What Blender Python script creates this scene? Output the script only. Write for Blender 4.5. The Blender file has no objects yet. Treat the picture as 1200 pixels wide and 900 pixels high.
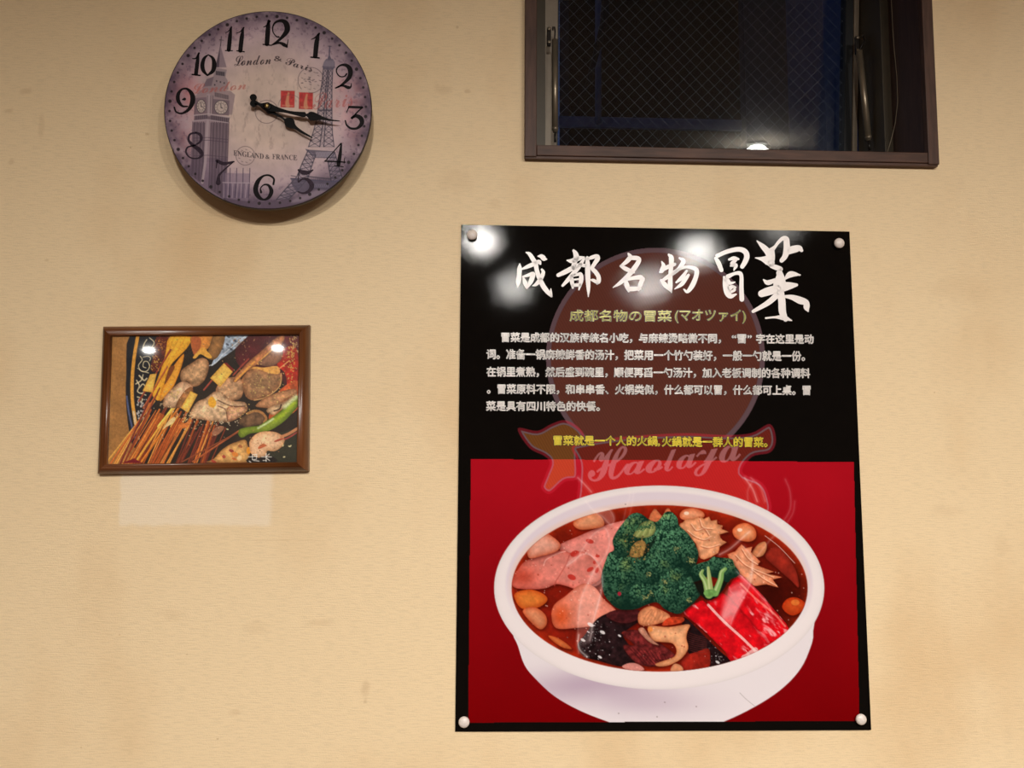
import bpy, math, random
import numpy as np
from mathutils import Vector, Matrix
from mathutils.geometry import tessellate_polygon

# ------------------------------------------------------------------ camera, light, exposure
SC = bpy.context.scene
COL = SC.collection
F, DIST, EYE = 870.0, 1.15, 1.5
PITCH, YAW, ROLL = 0.08313, 0.03827, 0.00458
ROT = Matrix.Rotation(-YAW, 3, 'Z') @ Matrix.Rotation(math.pi/2 + PITCH, 3, 'X') @ Matrix.Rotation(ROLL, 3, 'Z')
cam = bpy.data.cameras.new('camera')
cam.sensor_width = 36.0
cam.lens = F/1200*36.0
cam.clip_start = 0.02
cam_o = bpy.data.objects.new('camera', cam)
cam_o.location = (0, -DIST, EYE)
cam_o.rotation_euler = ROT.to_euler()
COL.objects.link(cam_o)
SC.camera = cam_o

world = bpy.data.worlds.new('dusk_sky')
SC.world = world
world.use_nodes = True
world.node_tree.nodes['Background'].inputs[0].default_value = (0.09, 0.14, 0.32, 1)
world.node_tree.nodes['Background'].inputs[1].default_value = 0.27

SC.view_settings.view_transform = 'Standard'
SC.view_settings.look = 'None'
SC.view_settings.gamma = 1.0
SC.view_settings.use_curve_mapping = False
SC.view_settings.exposure = 0.0
LAMP_W = 48.0
LAMP_COL = (1.0, 0.955, 0.89)
# (x, y, strength factor) of the ceiling lamps of the room
LAMPS = [(1.03, -2.42, 1.08), (-0.02, -2.2, 1.2), (0.96, -3.15, 1.0), (0.19, -3.2, 1.0),
         (-2.07, -6.35, .8), (-3.45, -6.6, .8), (1.22, -1.78, 0.45)]
CEIL = 2.5

# ------------------------------------------------------------------ helpers
RN = np.array(ROT)
ORI = np.array([0.0, -DIST, EYE])
def on_plane(px, py, y=0.0):
    """point of the plane y = const (the wall and what hangs parallel to it) for a spot measured on the photograph"""
    px = np.asarray(px, float); py = np.asarray(py, float)
    d = np.stack([(px-600)/F, -(py-450)/F, -np.ones_like(px)], -1) @ RN.T
    t = (y + DIST)/d[..., 1]
    return ORI + d*t[..., None]

def lin(c):
    c = np.asarray(c, float)/255.0
    return np.where(c <= 0.04045, c/12.92, ((c+0.055)/1.055)**2.4)

def link(o, parent=None):
    COL.objects.link(o)
    if parent is not None:
        o.parent = parent
    return o

def empty(name, loc, label=None, cat=None, group=None, kind=None):
    o = bpy.data.objects.new(name, None)
    o.empty_display_size = 0.05
    o.location = loc
    link(o)
    tag(o, label, cat, group, kind)
    return o

def tag(o, label=None, cat=None, group=None, kind=None):
    if label: o['label'] = label
    if cat: o['category'] = cat
    if group: o['group'] = group
    if kind: o['kind'] = kind
    return o

def wloc(o):
    v = Vector((0, 0, 0))
    while o is not None:
        v += o.location
        o = o.parent
    return v

def mesh(name, verts, faces, mat, parent=None, smooth=False, colors=None):
    """verts in world coordinates; stored relative to the parent"""
    v = np.asarray(verts, float).reshape(-1, 3)
    if parent is not None:
        v = v - np.array(wloc(parent))
    me = bpy.data.meshes.new(name)
    if isinstance(faces, np.ndarray):
        n, k = faces.shape
        me.vertices.add(len(v)); me.vertices.foreach_set('co', v.astype(np.float32).ravel())
        me.loops.add(n*k); me.loops.foreach_set('vertex_index', faces.astype(np.int32).ravel())
        me.polygons.add(n)
        me.polygons.foreach_set('loop_start', np.arange(0, n*k, k, dtype=np.int32))
        me.update(calc_edges=True)
    else:
        me.from_pydata([tuple(p) for p in v], [], faces)
    me.validate()
    if colors is not None:
        a = me.color_attributes.new('print', 'FLOAT_COLOR', 'POINT')
        c = np.concatenate([lin(colors), np.ones((len(v), 1))], 1)
        a.data.foreach_set('color', c.astype(np.float32).ravel())
    if smooth:
        me.polygons.foreach_set('use_smooth', np.ones(len(me.polygons), bool))
    me.materials.append(mat)
    return link(bpy.data.objects.new(name, me), parent)

class Geo:
    def __init__(s): s.v = []; s.f = []
    def add(s, v, f):
        b = len(s.v); s.v += [tuple(map(float, p)) for p in v]; s.f += [tuple(b+i for i in q) for q in f]; return s
    def box(s, x0, x1, y0, y1, z0, z1):
        return s.add([(x0,y0,z0),(x1,y0,z0),(x1,y1,z0),(x0,y1,z0),(x0,y0,z1),(x1,y0,z1),(x1,y1,z1),(x0,y1,z1)],
                     [(0,3,2,1),(4,5,6,7),(0,1,5,4),(1,2,6,5),(2,3,7,6),(3,0,4,7)])
    def tube(s, pts, r, n=12, caps=True):
        pts = [Vector(p) for p in pts]
        rr = r if isinstance(r, (list, tuple)) else [r]*len(pts)
        vs = []; fs = []
        up = None
        for i, p in enumerate(pts):
            t = (pts[min(i+1, len(pts)-1)] - pts[max(i-1, 0)]).normalized()
            if up is None:
                up = t.orthogonal().normalized()
            up = (up - t*up.dot(t)).normalized()
            w = t.cross(up)
            for k in range(n):
                a = 2*math.pi*k/n
                vs.append(p + (up*math.cos(a) + w*math.sin(a))*rr[i])
        for i in range(len(pts)-1):
            for k in range(n):
                fs.append((i*n+k, i*n+(k+1) % n, (i+1)*n+(k+1) % n, (i+1)*n+k))
        if caps:
            fs.append(tuple(range(n-1, -1, -1))); fs.append(tuple((len(pts)-1)*n+k for k in range(n)))
        return s.add(vs, fs)
    def lathe(s, c, prof, n=32, axis='y'):
        """prof = (radius, offset along the axis)"""
        vs = []; fs = []
        for r, h in prof:
            for k in range(n):
                a = 2*math.pi*k/n
                if axis == 'y': vs.append((c[0]+r*math.cos(a), c[1]+h, c[2]+r*math.sin(a)))
                else: vs.append((c[0]+r*math.cos(a), c[1]+r*math.sin(a), c[2]+h))
        m = len(prof)
        for i in range(m-1):
            for k in range(n):
                fs.append((i*n+k, i*n+(k+1) % n, (i+1)*n+(k+1) % n, (i+1)*n+k))
        fs.append(tuple(range(n-1, -1, -1))); fs.append(tuple((m-1)*n+k for k in range(n)))
        return s.add(vs, fs)
    def build(s, name, mat, parent=None, smooth=False, bevel=0):
        o = mesh(name, s.v, s.f, mat, parent, smooth)
        if bevel:
            b = o.modifiers.new('bevel', 'BEVEL'); b.width = bevel; b.segments = 2; b.limit_method = 'ANGLE'
        return o

# ------------------------------------------------------------------ materials
def mat(name, col=(128, 128, 128), rough=0.5, metal=0.0, spec=0.5, coat=0.0, coat_rough=0.1, noise=0.0, nscale=(40, 40, 40),
        bump=0.0, bscale=300, attr=False, col2=None, sheen=0.0):
    m = bpy.data.materials.new(name); m.use_nodes = True
    nt = m.node_tree; N = nt.nodes; L = nt.links
    b = N['Principled BSDF']
    b.inputs['Roughness'].default_value = rough
    b.inputs['Metallic'].default_value = metal
    b.inputs['Specular IOR Level'].default_value = spec
    b.inputs['Coat Weight'].default_value = coat
    b.inputs['Coat Roughness'].default_value = coat_rough
    tc = N.new('ShaderNodeTexCoord')
    if attr:
        at = N.new('ShaderNodeAttribute'); at.attribute_name = 'print'
        L.new(at.outputs['Color'], b.inputs['Base Color'])
    else:
        c1 = tuple(lin(col))+(1,)
        c2 = tuple(lin(col2))+(1,) if col2 is not None else tuple(lin(np.asarray(col)*(1-noise)))+(1,)
        mp = N.new('ShaderNodeMapping'); mp.inputs['Scale'].default_value = nscale
        nz = N.new('ShaderNodeTexNoise'); nz.inputs['Scale'].default_value = 1.0; nz.inputs['Detail'].default_value = 5
        rp = N.new('ShaderNodeValToRGB'); rp.color_ramp.elements[0].position = 0.3; rp.color_ramp.elements[1].position = 0.7
        rp.color_ramp.elements[0].color = c2; rp.color_ramp.elements[1].color = c1
        L.new(tc.outputs['Object'], mp.inputs['Vector']); L.new(mp.outputs['Vector'], nz.inputs['Vector'])
        L.new(nz.outputs['Fac'], rp.inputs['Fac']); L.new(rp.outputs['Color'], b.inputs['Base Color'])
    if bump:
        n2 = N.new('ShaderNodeTexNoise'); n2.inputs['Scale'].default_value = bscale; n2.inputs['Detail'].default_value = 2
        bp = N.new('ShaderNodeBump'); bp.inputs['Strength'].default_value = bump; bp.inputs['Distance'].default_value = 0.001
        L.new(tc.outputs['Object'], n2.inputs['Vector']); L.new(n2.outputs['Fac'], bp.inputs['Height'])
        L.new(bp.outputs['Normal'], b.inputs['Normal'])
        if coat: L.new(bp.outputs['Normal'], b.inputs['Coat Normal'])
    return m

def wall_mat():
    m = bpy.data.materials.new('cream_woven_wallpaper'); m.use_nodes = True
    nt = m.node_tree; N = nt.nodes; L = nt.links
    b = N['Principled BSDF']; b.inputs['Roughness'].default_value = 0.62; b.inputs['Specular IOR Level'].default_value = 0.3
    tc = N.new('ShaderNodeTexCoord')
    def noise(scale, det=3, s=1.0):
        mp = N.new('ShaderNodeMapping'); mp.inputs['Scale'].default_value = scale
        nz = N.new('ShaderNodeTexNoise'); nz.inputs['Scale'].default_value = s; nz.inputs['Detail'].default_value = det
        L.new(tc.outputs['Object'], mp.inputs['Vector']); L.new(mp.outputs['Vector'], nz.inputs['Vector'])
        return nz.outputs['Fac']
    def math_(op, a, c, clamp=False):
        n = N.new('ShaderNodeMath'); n.operation = op; n.use_clamp = clamp
        for i, q in enumerate((a, c)):
            if isinstance(q, (int, float)): n.inputs[i].default_value = q
            elif q is not None: L.new(q, n.inputs[i])
        return n.outputs[0]
    def mix(fac, a, c):
        n = N.new('ShaderNodeMix'); n.data_type = 'RGBA'
        if isinstance(fac, float): n.inputs[0].default_value = fac
        else: L.new(fac, n.inputs[0])
        for i, q in ((6, a), (7, c)):
            if isinstance(q, tuple): n.inputs[i].default_value = q
            else: L.new(q, n.inputs[i])
        return n.outputs[2]
    def ramp(f, p0, p1):
        n = N.new('ShaderNodeMapRange'); n.interpolation_type = 'SMOOTHSTEP'
        n.inputs['From Min'].default_value = p0; n.inputs['From Max'].default_value = p1
        L.new(f, n.inputs['Value']); return n.outputs[0]
    base = tuple(lin(WALL_RGB))+(1,)
    dirt = tuple(lin(np.array(WALL_RGB)*np.array([0.93, 0.885, 0.83])))+(1,)
    c = mix(math_('MULTIPLY', ramp(noise((3.2, 3, 2.3), 5), 0.48, 0.72), 0.75), base, dirt)
    # threads of the weave, a little darker in the grooves
    warp = noise((55, 3, 620), 2); weft = noise((640, 3, 380), 2)
    weave = math_('ADD', math_('MULTIPLY', warp, 0.65), math_('MULTIPLY', weft, 0.35))
    dark = tuple(lin(np.array(WALL_RGB)*0.80))+(1,)
    c = mix(math_('MULTIPLY', ramp(weave, 0.53, 0.40), 0.20), c, dark)
    # smudges and drips
    sx = N.new('ShaderNodeSeparateXYZ'); L.new(tc.outputs['Object'], sx.inputs[0])
    brk = noise((60, 3, 60), 4)
    def smudge(px, py, rx, ry, amt, colr):
        nonlocal c
        p = on_plane(px, py)
        dx = math_('MULTIPLY', math_('SUBTRACT', sx.outputs[0], float(p[0])), 870/1.15/rx)
        dz = math_('MULTIPLY', math_('SUBTRACT', sx.outputs[2], float(p[2])), 870/1.15/ry)
        r = math_('SQRT', math_('ADD', math_('MULTIPLY', dx, dx), math_('MULTIPLY', dz, dz)), 0)
        r = math_('ADD', r, math_('MULTIPLY', math_('SUBTRACT', brk, 0.5), 1.6))
        c = mix(math_('MULTIPLY', ramp(r, 1.1, 0.25), amt*.6), c, tuple(lin(colr))+(1,))
    st = np.array(WALL_RGB)*np.array([0.78, 0.70, 0.62])
    for q in [(30, 107, 9, 5, .45), (10, 130, 6, 4, .5), (13, 190, 4, 5, .4), (48, 150, 4, 22, .3), (172, 157, 3, 2, .7), (153, 173, 1.5, 1.5, .9),
              (55, 305, 4, 2, .5), (520, 105, 14, 7, .35), (547, 107, 5, 3, .6), (536, 32, 2, 2, .7), (428, 808, 6, 14, .45), (428, 822, 3, 4, .5),
              (375, 730, 16, 5, .35), (300, 735, 20, 10, .2), (275, 835, 8, 4, .35), (255, 866, 1.5, 1, .9), (95, 876, 1.5, 1.2, .9), (140, 744, 1.5, 1, .8),
              (219, 767, 1.5, 1, .8), (330, 633, 50, 1.2, .3), (534, 211, 26, 20, .22), (580, 240, 10, 8, .25), (1095, 460, 1.8, 1.4, .9),
              (1110, 600, 25, 10, .2), (1120, 340, 50, 20, .16), (200, 720, 18, 10, .2), (1175, 640, 14, 14, .18)]:
        smudge(*q, st)
    smudge(534, 211, 6, 6, .5, np.array(WALL_RGB)*0.97)
    # paler oblong on the paper under the small picture
    a0 = on_plane(140, 560); a1 = on_plane(322, 617)
    brk2 = math_('MULTIPLY', math_('SUBTRACT', brk, 0.5), 0.012)
    def edge(s, p0, p1, axis):
        q = math_('ADD', sx.outputs[axis], brk2)
        return ramp(q, p0, p1)
    box = math_('MULTIPLY', edge(0, a0[0], a0[0]+.006, 0), edge(0, a1[0], a1[0]-.012, 0))
    box = math_('MULTIPLY', box, math_('MULTIPLY', edge(0, a1[2]-.003, a1[2]+.006, 2), edge(0, a0[2]+.03, a0[2]+.02, 2)))
    c = mix(math_('MULTIPLY', box, 0.42), c, tuple(lin((238, 226, 208)))+(1,))
    L.new(c, b.inputs['Base Color'])
    bp = N.new('ShaderNodeBump'); bp.inputs['Strength'].default_value = 0.5; bp.inputs['Distance'].default_value = 0.0009
    L.new(weave, bp.inputs['Height']); L.new(bp.outputs['Normal'], b.inputs['Normal'])
    return m
WALL_RGB = (233, 208, 168)

M_WALL = wall_mat()
M_CEIL = mat('ceiling_white_paint', (190, 178, 160), 0.8, noise=.03)
M_FLOOR = mat('floor_brown_boards', (74, 52, 38), 0.5, noise=.35, nscale=(2, 14, 1))
M_SIDE = mat('side_wall_brown_panel', (112, 84, 60), 0.8, noise=.04)
M_TRIM = mat('dark_walnut_trim', (88, 60, 47), 0.5, spec=.3, col2=(60, 40, 31), nscale=(18, 160, 160))
M_TRIMV = mat('dark_walnut_trim_upright', (88, 62, 51), 0.5, spec=.3, col2=(61, 42, 34), nscale=(160, 160, 18))
M_REVEAL = mat('dark_walnut_reveal', (74, 50, 40), 0.5, col2=(52, 34, 28), nscale=(160, 160, 14))
M_OLIVE = mat('bronze_aluminium_frame', (64, 54, 38), 0.5, metal=.1, noise=.1)
M_SASH = mat('warm_grey_aluminium_sash', (150, 136, 118), 0.5, metal=.1, noise=.08)
M_RUBBER = mat('black_glazing_gasket', (14, 14, 16), 0.6, noise=.1)
M_STAY = mat('champagne_metal', (150, 136, 116), 0.35, metal=.6, noise=.1)
M_STAYD = mat('dark_metal', (48, 42, 38), 0.4, metal=.6, noise=.2)
M_WIRE = mat('glass_wire', (150, 150, 155), 0.5, noise=.1)
M_THREAD = mat('pale_thread', (130, 116, 96), 0.7, noise=.1)
M_FACADE = mat('neighbour_dark_render', (52, 42, 38), 0.95, spec=.1, noise=.25, nscale=(6, 6, 6))
M_BLOCK = mat('neighbour_blue_grey_block', (120, 124, 140), 0.9, noise=.1, nscale=(9, 9, 9))
M_JOINT = mat('block_joint', (40, 36, 40), 0.9, noise=.1)
M_PIPE = mat('neighbour_blue_grey_pipe', (120, 126, 150), 0.7, noise=.1)
M_CABLE = mat('black_cable', (8, 8, 9), 0.8, noise=.1)
M_FRAMEW = mat('reddish_brown_frame_wood', (112, 63, 27), 0.36, col2=(86, 45, 19), nscale=(14, 150, 150), coat=.25, coat_rough=.2)
M_FRAMEV = mat('reddish_brown_frame_wood_upright', (112, 63, 27), 0.36, col2=(86, 45, 19), nscale=(150, 150, 14), coat=.25, coat_rough=.2)
M_BOARD = mat('backing_fibreboard', (110, 80, 55), 0.9, noise=.1)
M_BLACK = mat('black_poster_ink', (15, 12, 10), 0.05, spec=.06, bump=.035, bscale=900, noise=.1)
M_PRINT = mat('poster_print', rough=0.05, spec=.06, attr=True, bump=.035, bscale=900)
M_TWHITE = mat('white_ink', (240, 232, 229), 0.3, noise=.02, nscale=(30, 30, 30))
M_TBODY = mat('white_ink_small', (250, 243, 238), 0.3, noise=.02)
M_TYELL = mat('pale_yellow_ink', (238, 230, 104), 0.3, noise=.03)
M_TGOLD = mat('golden_yellow_ink', (250, 224, 62), 0.3, noise=.03)
M_TBACK = mat('black_ink_outline', (20, 13, 10), 0.3, noise=.1)
M_PICT = mat('photo_print', rough=0.35, attr=True)
M_DIAL = mat('clock_dial_print', rough=0.55, attr=True, spec=.3)
M_NUM = mat('clock_numeral_ink', (20, 15, 18), 0.6, spec=.15, noise=.25, nscale=(300, 300, 300))
M_NUMF = mat('clock_faded_numeral_ink', (58, 44, 58), 0.6, spec=.15, noise=.3, nscale=(300, 300, 300))
M_CASE = mat('clock_dark_edge', (36, 26, 28), 0.5, noise=.2)
M_HAND = mat('black_clock_hand', (7, 6, 7), 0.5, spec=.15, noise=.1)
M_BRASS = mat('brass_cap', (190, 168, 110), 0.25, metal=.9, noise=.05)
M_PIN = mat('white_pin_plastic', (226, 214, 206), 0.35, noise=.04, nscale=(300, 300, 300))
M_LAMPB = mat('white_lamp_trim', (230, 228, 222), 0.4, noise=.02)

def glass_mat(name, tint, rough=0.0, refl=1.0):
    m = bpy.data.materials.new(name); m.use_nodes = True
    N = m.node_tree.nodes; L = m.node_tree.links
    N.remove(N['Principled BSDF'])
    t = N.new('ShaderNodeBsdfTransparent'); t.inputs[0].default_value = tint
    g = N.new('ShaderNodeBsdfGlossy'); g.inputs['Roughness'].default_value = rough
    f = N.new('ShaderNodeFresnel'); f.inputs[0].default_value = 1.5
    mm = N.new('ShaderNodeMath'); mm.operation = 'MULTIPLY'; mm.inputs[1].default_value = refl
    x = N.new('ShaderNodeMixShader')
    L.new(f.outputs[0], mm.inputs[0]); L.new(mm.outputs[0], x.inputs[0]); L.new(t.outputs[0], x.inputs[1]); L.new(g.outputs[0], x.inputs[2])
    L.new(x.outputs[0], N['Material Output'].inputs[0])
    return m
M_GLASS = glass_mat('window_glass', (.8, .85, .9, 1))
M_COVER = glass_mat('clear_cover_sheet', (.97, .97, .96, 1), 0.03, .55)

# ------------------------------------------------------------------ room shell
win_l = float(on_plane(621, 100)[0]); win_r = float(on_plane(1091, 100)[0])
win_b = float(on_plane(858, 180)[2]); win_t = win_b + 0.46
X0, X1, Y1, WT = -4.6, 3.2, -7.6, 0.2
g = Geo()
g.box(X0, win_l, 0, WT, 0, CEIL).box(win_r, X1, 0, WT, 0, CEIL).box(win_l, win_r, 0, WT, 0, win_b).box(win_l, win_r, 0, WT, win_t, CEIL)
tag(g.build('wall_back', M_WALL), 'cream woven wallpaper wall carrying the clock, picture and poster', None, None, 'structure')
tag(Geo().box(X0-.1, X0, Y1, WT, 0, CEIL).build('wall_left', M_SIDE), 'brown side wall', None, None, 'structure')
tag(Geo().box(X1, X1+.1, Y1, WT, 0, CEIL).build('wall_right', M_SIDE), 'brown side wall', None, None, 'structure')
tag(Geo().box(X0, X1, Y1-.1, Y1, 0, CEIL).build('wall_front', M_SIDE), 'brown wall behind the viewer', None, None, 'structure')
tag(Geo().box(X0-.1, X1+.1, Y1-.1, WT, -.1, 0).build('floor', M_FLOOR), 'brown floor', None, None, 'structure')
tag(Geo().box(X0-.1, X1+.1, Y1-.1, WT, CEIL, CEIL+.1).build('ceiling', M_CEIL), 'white ceiling', None, None, 'structure')

# ceiling lamps
M_EMIT = bpy.data.materials.new('lamp_diffuser_glow'); M_EMIT.use_nodes = True
_b = M_EMIT.node_tree.nodes['Principled BSDF']
_b.inputs['Emission Color'].default_value = LAMP_COL+(1,); _b.inputs['Emission Strength'].default_value = 30.0
_b.inputs['Base Color'].default_value = (.9, .9, .88, 1)
M_EMIT2 = M_EMIT.copy(); M_EMIT2.name = 'globe_glow'
M_EMIT2.node_tree.nodes['Principled BSDF'].inputs['Emission Strength'].default_value = 70.0
where = ['nearest on the right', 'nearest at the middle', 'second row on the right', 'second row at the middle', 'deep in the room', 'deepest on the left', 'closest to the window']
for i, (lx, ly, k) in enumerate(LAMPS):
    if k < .5:      # a small globe lamp hangs nearest the window
        t = empty('ceiling_lamp', (lx, ly, CEIL), 'small white glass globe lamp on the ceiling, '+where[i], 'lamp', 'ceiling downlights')
        Geo().lathe((lx, ly, CEIL), [(.045, 0), (.045, -.012), (.03, -.018)], 32, 'z').build('housing', M_LAMPB, t)
        Geo().lathe((lx, ly, CEIL-.074), [(.060*math.sin(a), .060*math.cos(a)) for a in np.linspace(.35, 3.1, 20)], 32, 'z').build('globe', M_EMIT2, t, True)
        continue
    t = empty('ceiling_lamp', (lx, ly, CEIL), 'round white surface downlight on the ceiling, '+where[i], 'lamp', 'ceiling downlights')
    Geo().lathe((lx, ly, CEIL), [(.085, 0), (.085, -.02), (.075, -.03), (.066, -.03), (.066, -.012)], 40, 'z').build('housing', M_LAMPB, t)
    Geo().lathe((lx, ly, CEIL), [(.0655, -.0135), (.0655, -.022)], 40, 'z').build('diffuser', M_EMIT, t)
    ld = bpy.data.lights.new('lamp_light', 'AREA'); ld.shape = 'DISK'; ld.size = 0.085; ld.energy = LAMP_W*k; ld.color = LAMP_COL
    lo = bpy.data.objects.new('lamp_light', ld); lo.location = (0, 0, -.034); link(lo, t)

# ------------------------------------------------------------------ window
TRIMY, REVY = -0.012, 0.088
def wx(px, py, y): return float(on_plane(px, py, y)[0])
def wz(px, py, y): return float(on_plane(px, py, y)[2])
xo0, xi0 = wx(615, 100, TRIMY), wx(629, 100, TRIMY)
xo1, xi1 = wx(1098, 120, TRIMY), wx(1085.5, 120, TRIMY)
zo = (wz(615, 183, TRIMY)+wz(1101, 193.5, TRIMY))/2
zi = (wz(700, 169.5, TRIMY)+wz(1000, 178, TRIMY))/2
zt = win_t
win = empty('window_1', ((xo0+xo1)/2, 0, zo), 'walnut trimmed tilting window with dark wired glass at the top of the wall', None, None, 'structure')
zt_o = zt + (zi-zo)
for nm, a, b in (('trim_jamb', xo0, xi0), ('trim_jamb', xi1, xo1)):
    Geo().box(a, b, TRIMY, -.0002, zo+.0005, zt_o).build(nm, M_TRIMV, win, bevel=.0012)
Geo().box(xi0+.0003, xi1-.0003, TRIMY+.0008, -.0002, zo+.003, zi).build('trim_sill', M_TRIM, win, bevel=.001)
Geo().box(xo0+.001, xo1-.001, TRIMY+.003, -.0002, zo-.002, zo+.0028).build('trim_sill_lip', M_TRIM, win, bevel=.0006)
Geo().box(xi0, xi1, TRIMY, -.0002, zt, zt_o).build('trim_head', M_TRIM, win, bevel=.0012)
# lining boards of the opening
Geo().box(win_l, xi0-.0002, 0, REVY, zo+.002, zt).build('reveal_board', M_REVEAL, win)
Geo().box(xi1+.0002, win_r, 0, REVY, zo+.002, zt).build('reveal_board', M_REVEAL, win)
Geo().box(xi0, xi1, 0, REVY, max(zo, win_b), zi-.0002).build('sill_board', M_TRIM, win)
# bronze outer frame: face at REVY, then a return running back to the sash
SY = 0.148
fr_l0, fr_l1 = xi0-.004, wx(639, 100, REVY)
fr_r0, fr_r1 = wx(1034.5, 100, REVY), xi1+.004
fz = zi - .012
g = Geo()
g.box(fr_l0, fr_l1, REVY, SY+.03, fz, zt).box(fr_r0, fr_r1, REVY, SY+.03, fz, zt)
g.box(fr_l1, fr_r0, REVY, SY+.03, fz-.01, fz+.012).box(fr_l1, fr_r0, REVY, SY+.03, zt-.025, zt)
g.build('frame', M_OLIVE, win)
# sash: hung at the top, its foot pushed out by the two stays; built in its own tilt
TILT = 0.096
hz = zt - .03
def sash_pt(x, d, z):
    """x across, d depth behind the sash face, z height"""
    h = hz - z
    return (x, SY + d*math.cos(TILT) + h*math.sin(TILT), hz - h*math.cos(TILT) + d*math.sin(TILT)*0 )
def sbox(g, x0, x1, d0, d1, z0, z1):
    v = [sash_pt(x, d, z) for z in (z0, z1) for d in (d0, d1) for x in (x0, x1)]
    return g.add(v, [(0,2,3,1),(4,5,7,6),(0,1,5,4),(1,3,7,5),(3,2,6,7),(2,0,4,6)])
sl1 = wx(654, 100, SY+.03)
sr0 = wx(995, 100, SY+.03)
sl0, sr1 = fr_l1+.0015, fr_r0-.0015
zb = fz - .03
g = Geo()
sbox(g, sl0, sl1-.0025, 0, .03, zb, hz); sbox(g, sr0+.004, sr1, 0, .03, zb, hz)
sbox(g, sl1-.0025, sr0+.004, 0, .03, zb, zb+.022); sbox(g, sl1-.0025, sr0+.004, 0, .03, hz-.02, hz)
sash = g.build('sash', M_SASH, win)
g = Geo()
sbox(g, sl1-.0025, sl1, .004, .026, zb+.022, hz-.02); sbox(g, sr0-.010, sr0+.004, .004, .026, zb+.022, hz-.02)
sbox(g, sl1, sr0-.010, .004, .026, zb+.022, zb+.026)
g.build('gasket', M_RUBBER, sash)
g = Geo()
sbox(g, sl1-.001, sr0-.006, .008, .014, zb+.02, hz-.016)
g.build('glass_pane', M_GLASS, sash)
# wires cast in the glass, a diagonal net
wires = Geo()
gx0, gx1, gz0, gz1 = sl1, sr0-.01, zb+.024, hz-.02
step = 0.0233
def wire(x0, z0, x1, z1):
    wires.tube([sash_pt(x0, .0165, z0), sash_pt(x1, .0165, z1)], .00022, 5, False)
for sgn in (1, -1):
    c = gx0-gz1 if sgn > 0 else gx0+gz0
    c = math.floor(c/step)*step
    hi = gx1-gz0 if sgn > 0 else gx1+gz1
    while c < hi:
        # line x - sgn*z = c, slope a little flatter than 45 degrees
        pts = []
        for z in (gz0, gz1):
            x = c + sgn*z
            if gx0 <= x <= gx1: pts.append((x, z))
        for x in (gx0, gx1):
            z = (x-c)*sgn
            if gz0 < z < gz1: pts.append((x, z))
        if len(pts) >= 2: wire(*pts[0], *pts[1])
        c += step
wires.build('wire_net', M_WIRE, sash)
# friction stays
def stay(top, p0, p1, side):
    g = Geo().tube([p0, p1], .0055, 14)
    st = g.build('stay_arm', M_STAY, win, True)
    v0, v1 = Vector(p0), Vector(p1); d = (v1-v0).normalized()
    Geo().tube([v1-d*.0002, v1+d*.004, v1+d*.0045, v1+d*.008], [.0058, .0058, .0042, .0042], 14).build('collar', M_STAY, st, True)
    Geo().tube([v1+d*.008, v1+d*.026], .0021, 10).build('rod', M_STAYD, st, True)
    x, y, z = top
    g = Geo().box(x-.006, x+.001, y-.002, y+.004, z-.022, z+.012)
    g.build('bracket', M_STAYD, st, bevel=.001)
    g = Geo().tube([(x+.003+side*.001, y-.006, z+.004), (x+.004, y-.006, z+.010), (x+.007, y-.006, z+.010), (x+.008, y-.006, z+.002), p0], .0014, 8)
    g.build('hook', M_STAYD, st, True)
    for dz in (.008, -.017):
        Geo().lathe((x-.0025, y-.002, z+dz), [(.0032, 0), (.0032, -.0025), (.0015, -.003)], 12).build('rivet', M_STAY, st, True)
YS = 0.128
stay(tuple(on_plane(645, 40, YS+.012)), tuple(on_plane(650, 47, YS)), tuple(on_plane(650.5, 150, YS)), 1)
stay(tuple(on_plane(1006, 50, YS+.012)), tuple(on_plane(1007, 60, YS)), tuple(on_plane(1017.5, 160, YS)), 1)

# a loose thread hanging inside the window
g = Geo(); pts = []
for px, py in [(1043, -12), (1044.5, 0), (1046, 30), (1048, 60), (1051, 90), (1052, 120), (1049, 145), (1044, 165), (1040, 178)]:
    pts.append(on_plane(px, py, .068))
th = g.tube(pts, .0006, 6).build('thread', M_THREAD, None, True)
tag(th, 'thin pale thread hanging at the right inside the window recess', 'thread')

# beyond the glass: the neighbour's wall close by at dusk
OY = 1.15
def ob(px0, px1, py0, py1, y0, y1):
    a = on_plane(px0, py1, y0); b = on_plane(px1, py0, y0)
    a[2] = on_plane(800, py1, y0)[2]; b[2] = on_plane(800, py0, y0)[2]
    return (a[0], b[0], y0, y1, a[2], b[2])
nb = empty('neighbour_building', tuple(on_plane(800, 300, OY)), 'dark neighbouring building wall seen through the wired glass', 'building')
Geo().box(*ob(668, 1500, -700, 700, OY, OY+.3)).build('facade_wall', M_FACADE, nb)
Geo().box(*ob(655, 1400, 139, 151, OY-.012, OY)).build('ledge', M_PIPE, nb)
Geo().tube([on_plane(701, -300, OY-.05), on_plane(701, 145, OY-.05)], .010, 12).build('downpipe', M_PIPE, nb, True)
g = Geo(); jo = Geo()
y = -42
while y < 240:
    g.box(*ob(944, 968, y+1.2, y+23, OY-.16, OY-.001)); y += 24
g.build('block_column', M_BLOCK, nb)
Geo().box(*ob(946, 966, -60, 240, OY-.15, OY-.001)).build('column_joint', M_JOINT, nb)
Geo().box(*ob(880, 938, -300, 400, OY-.05, OY-.001)).build('pale_strip', mat('neighbour_grey_render', (84, 82, 88), .9, noise=.2, nscale=(5, 5, 5)), nb)
Geo().box(*ob(976, 1100, -300, 400, OY-.3, OY-.001)).build('corner_pier', M_PIPE, nb)
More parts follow.
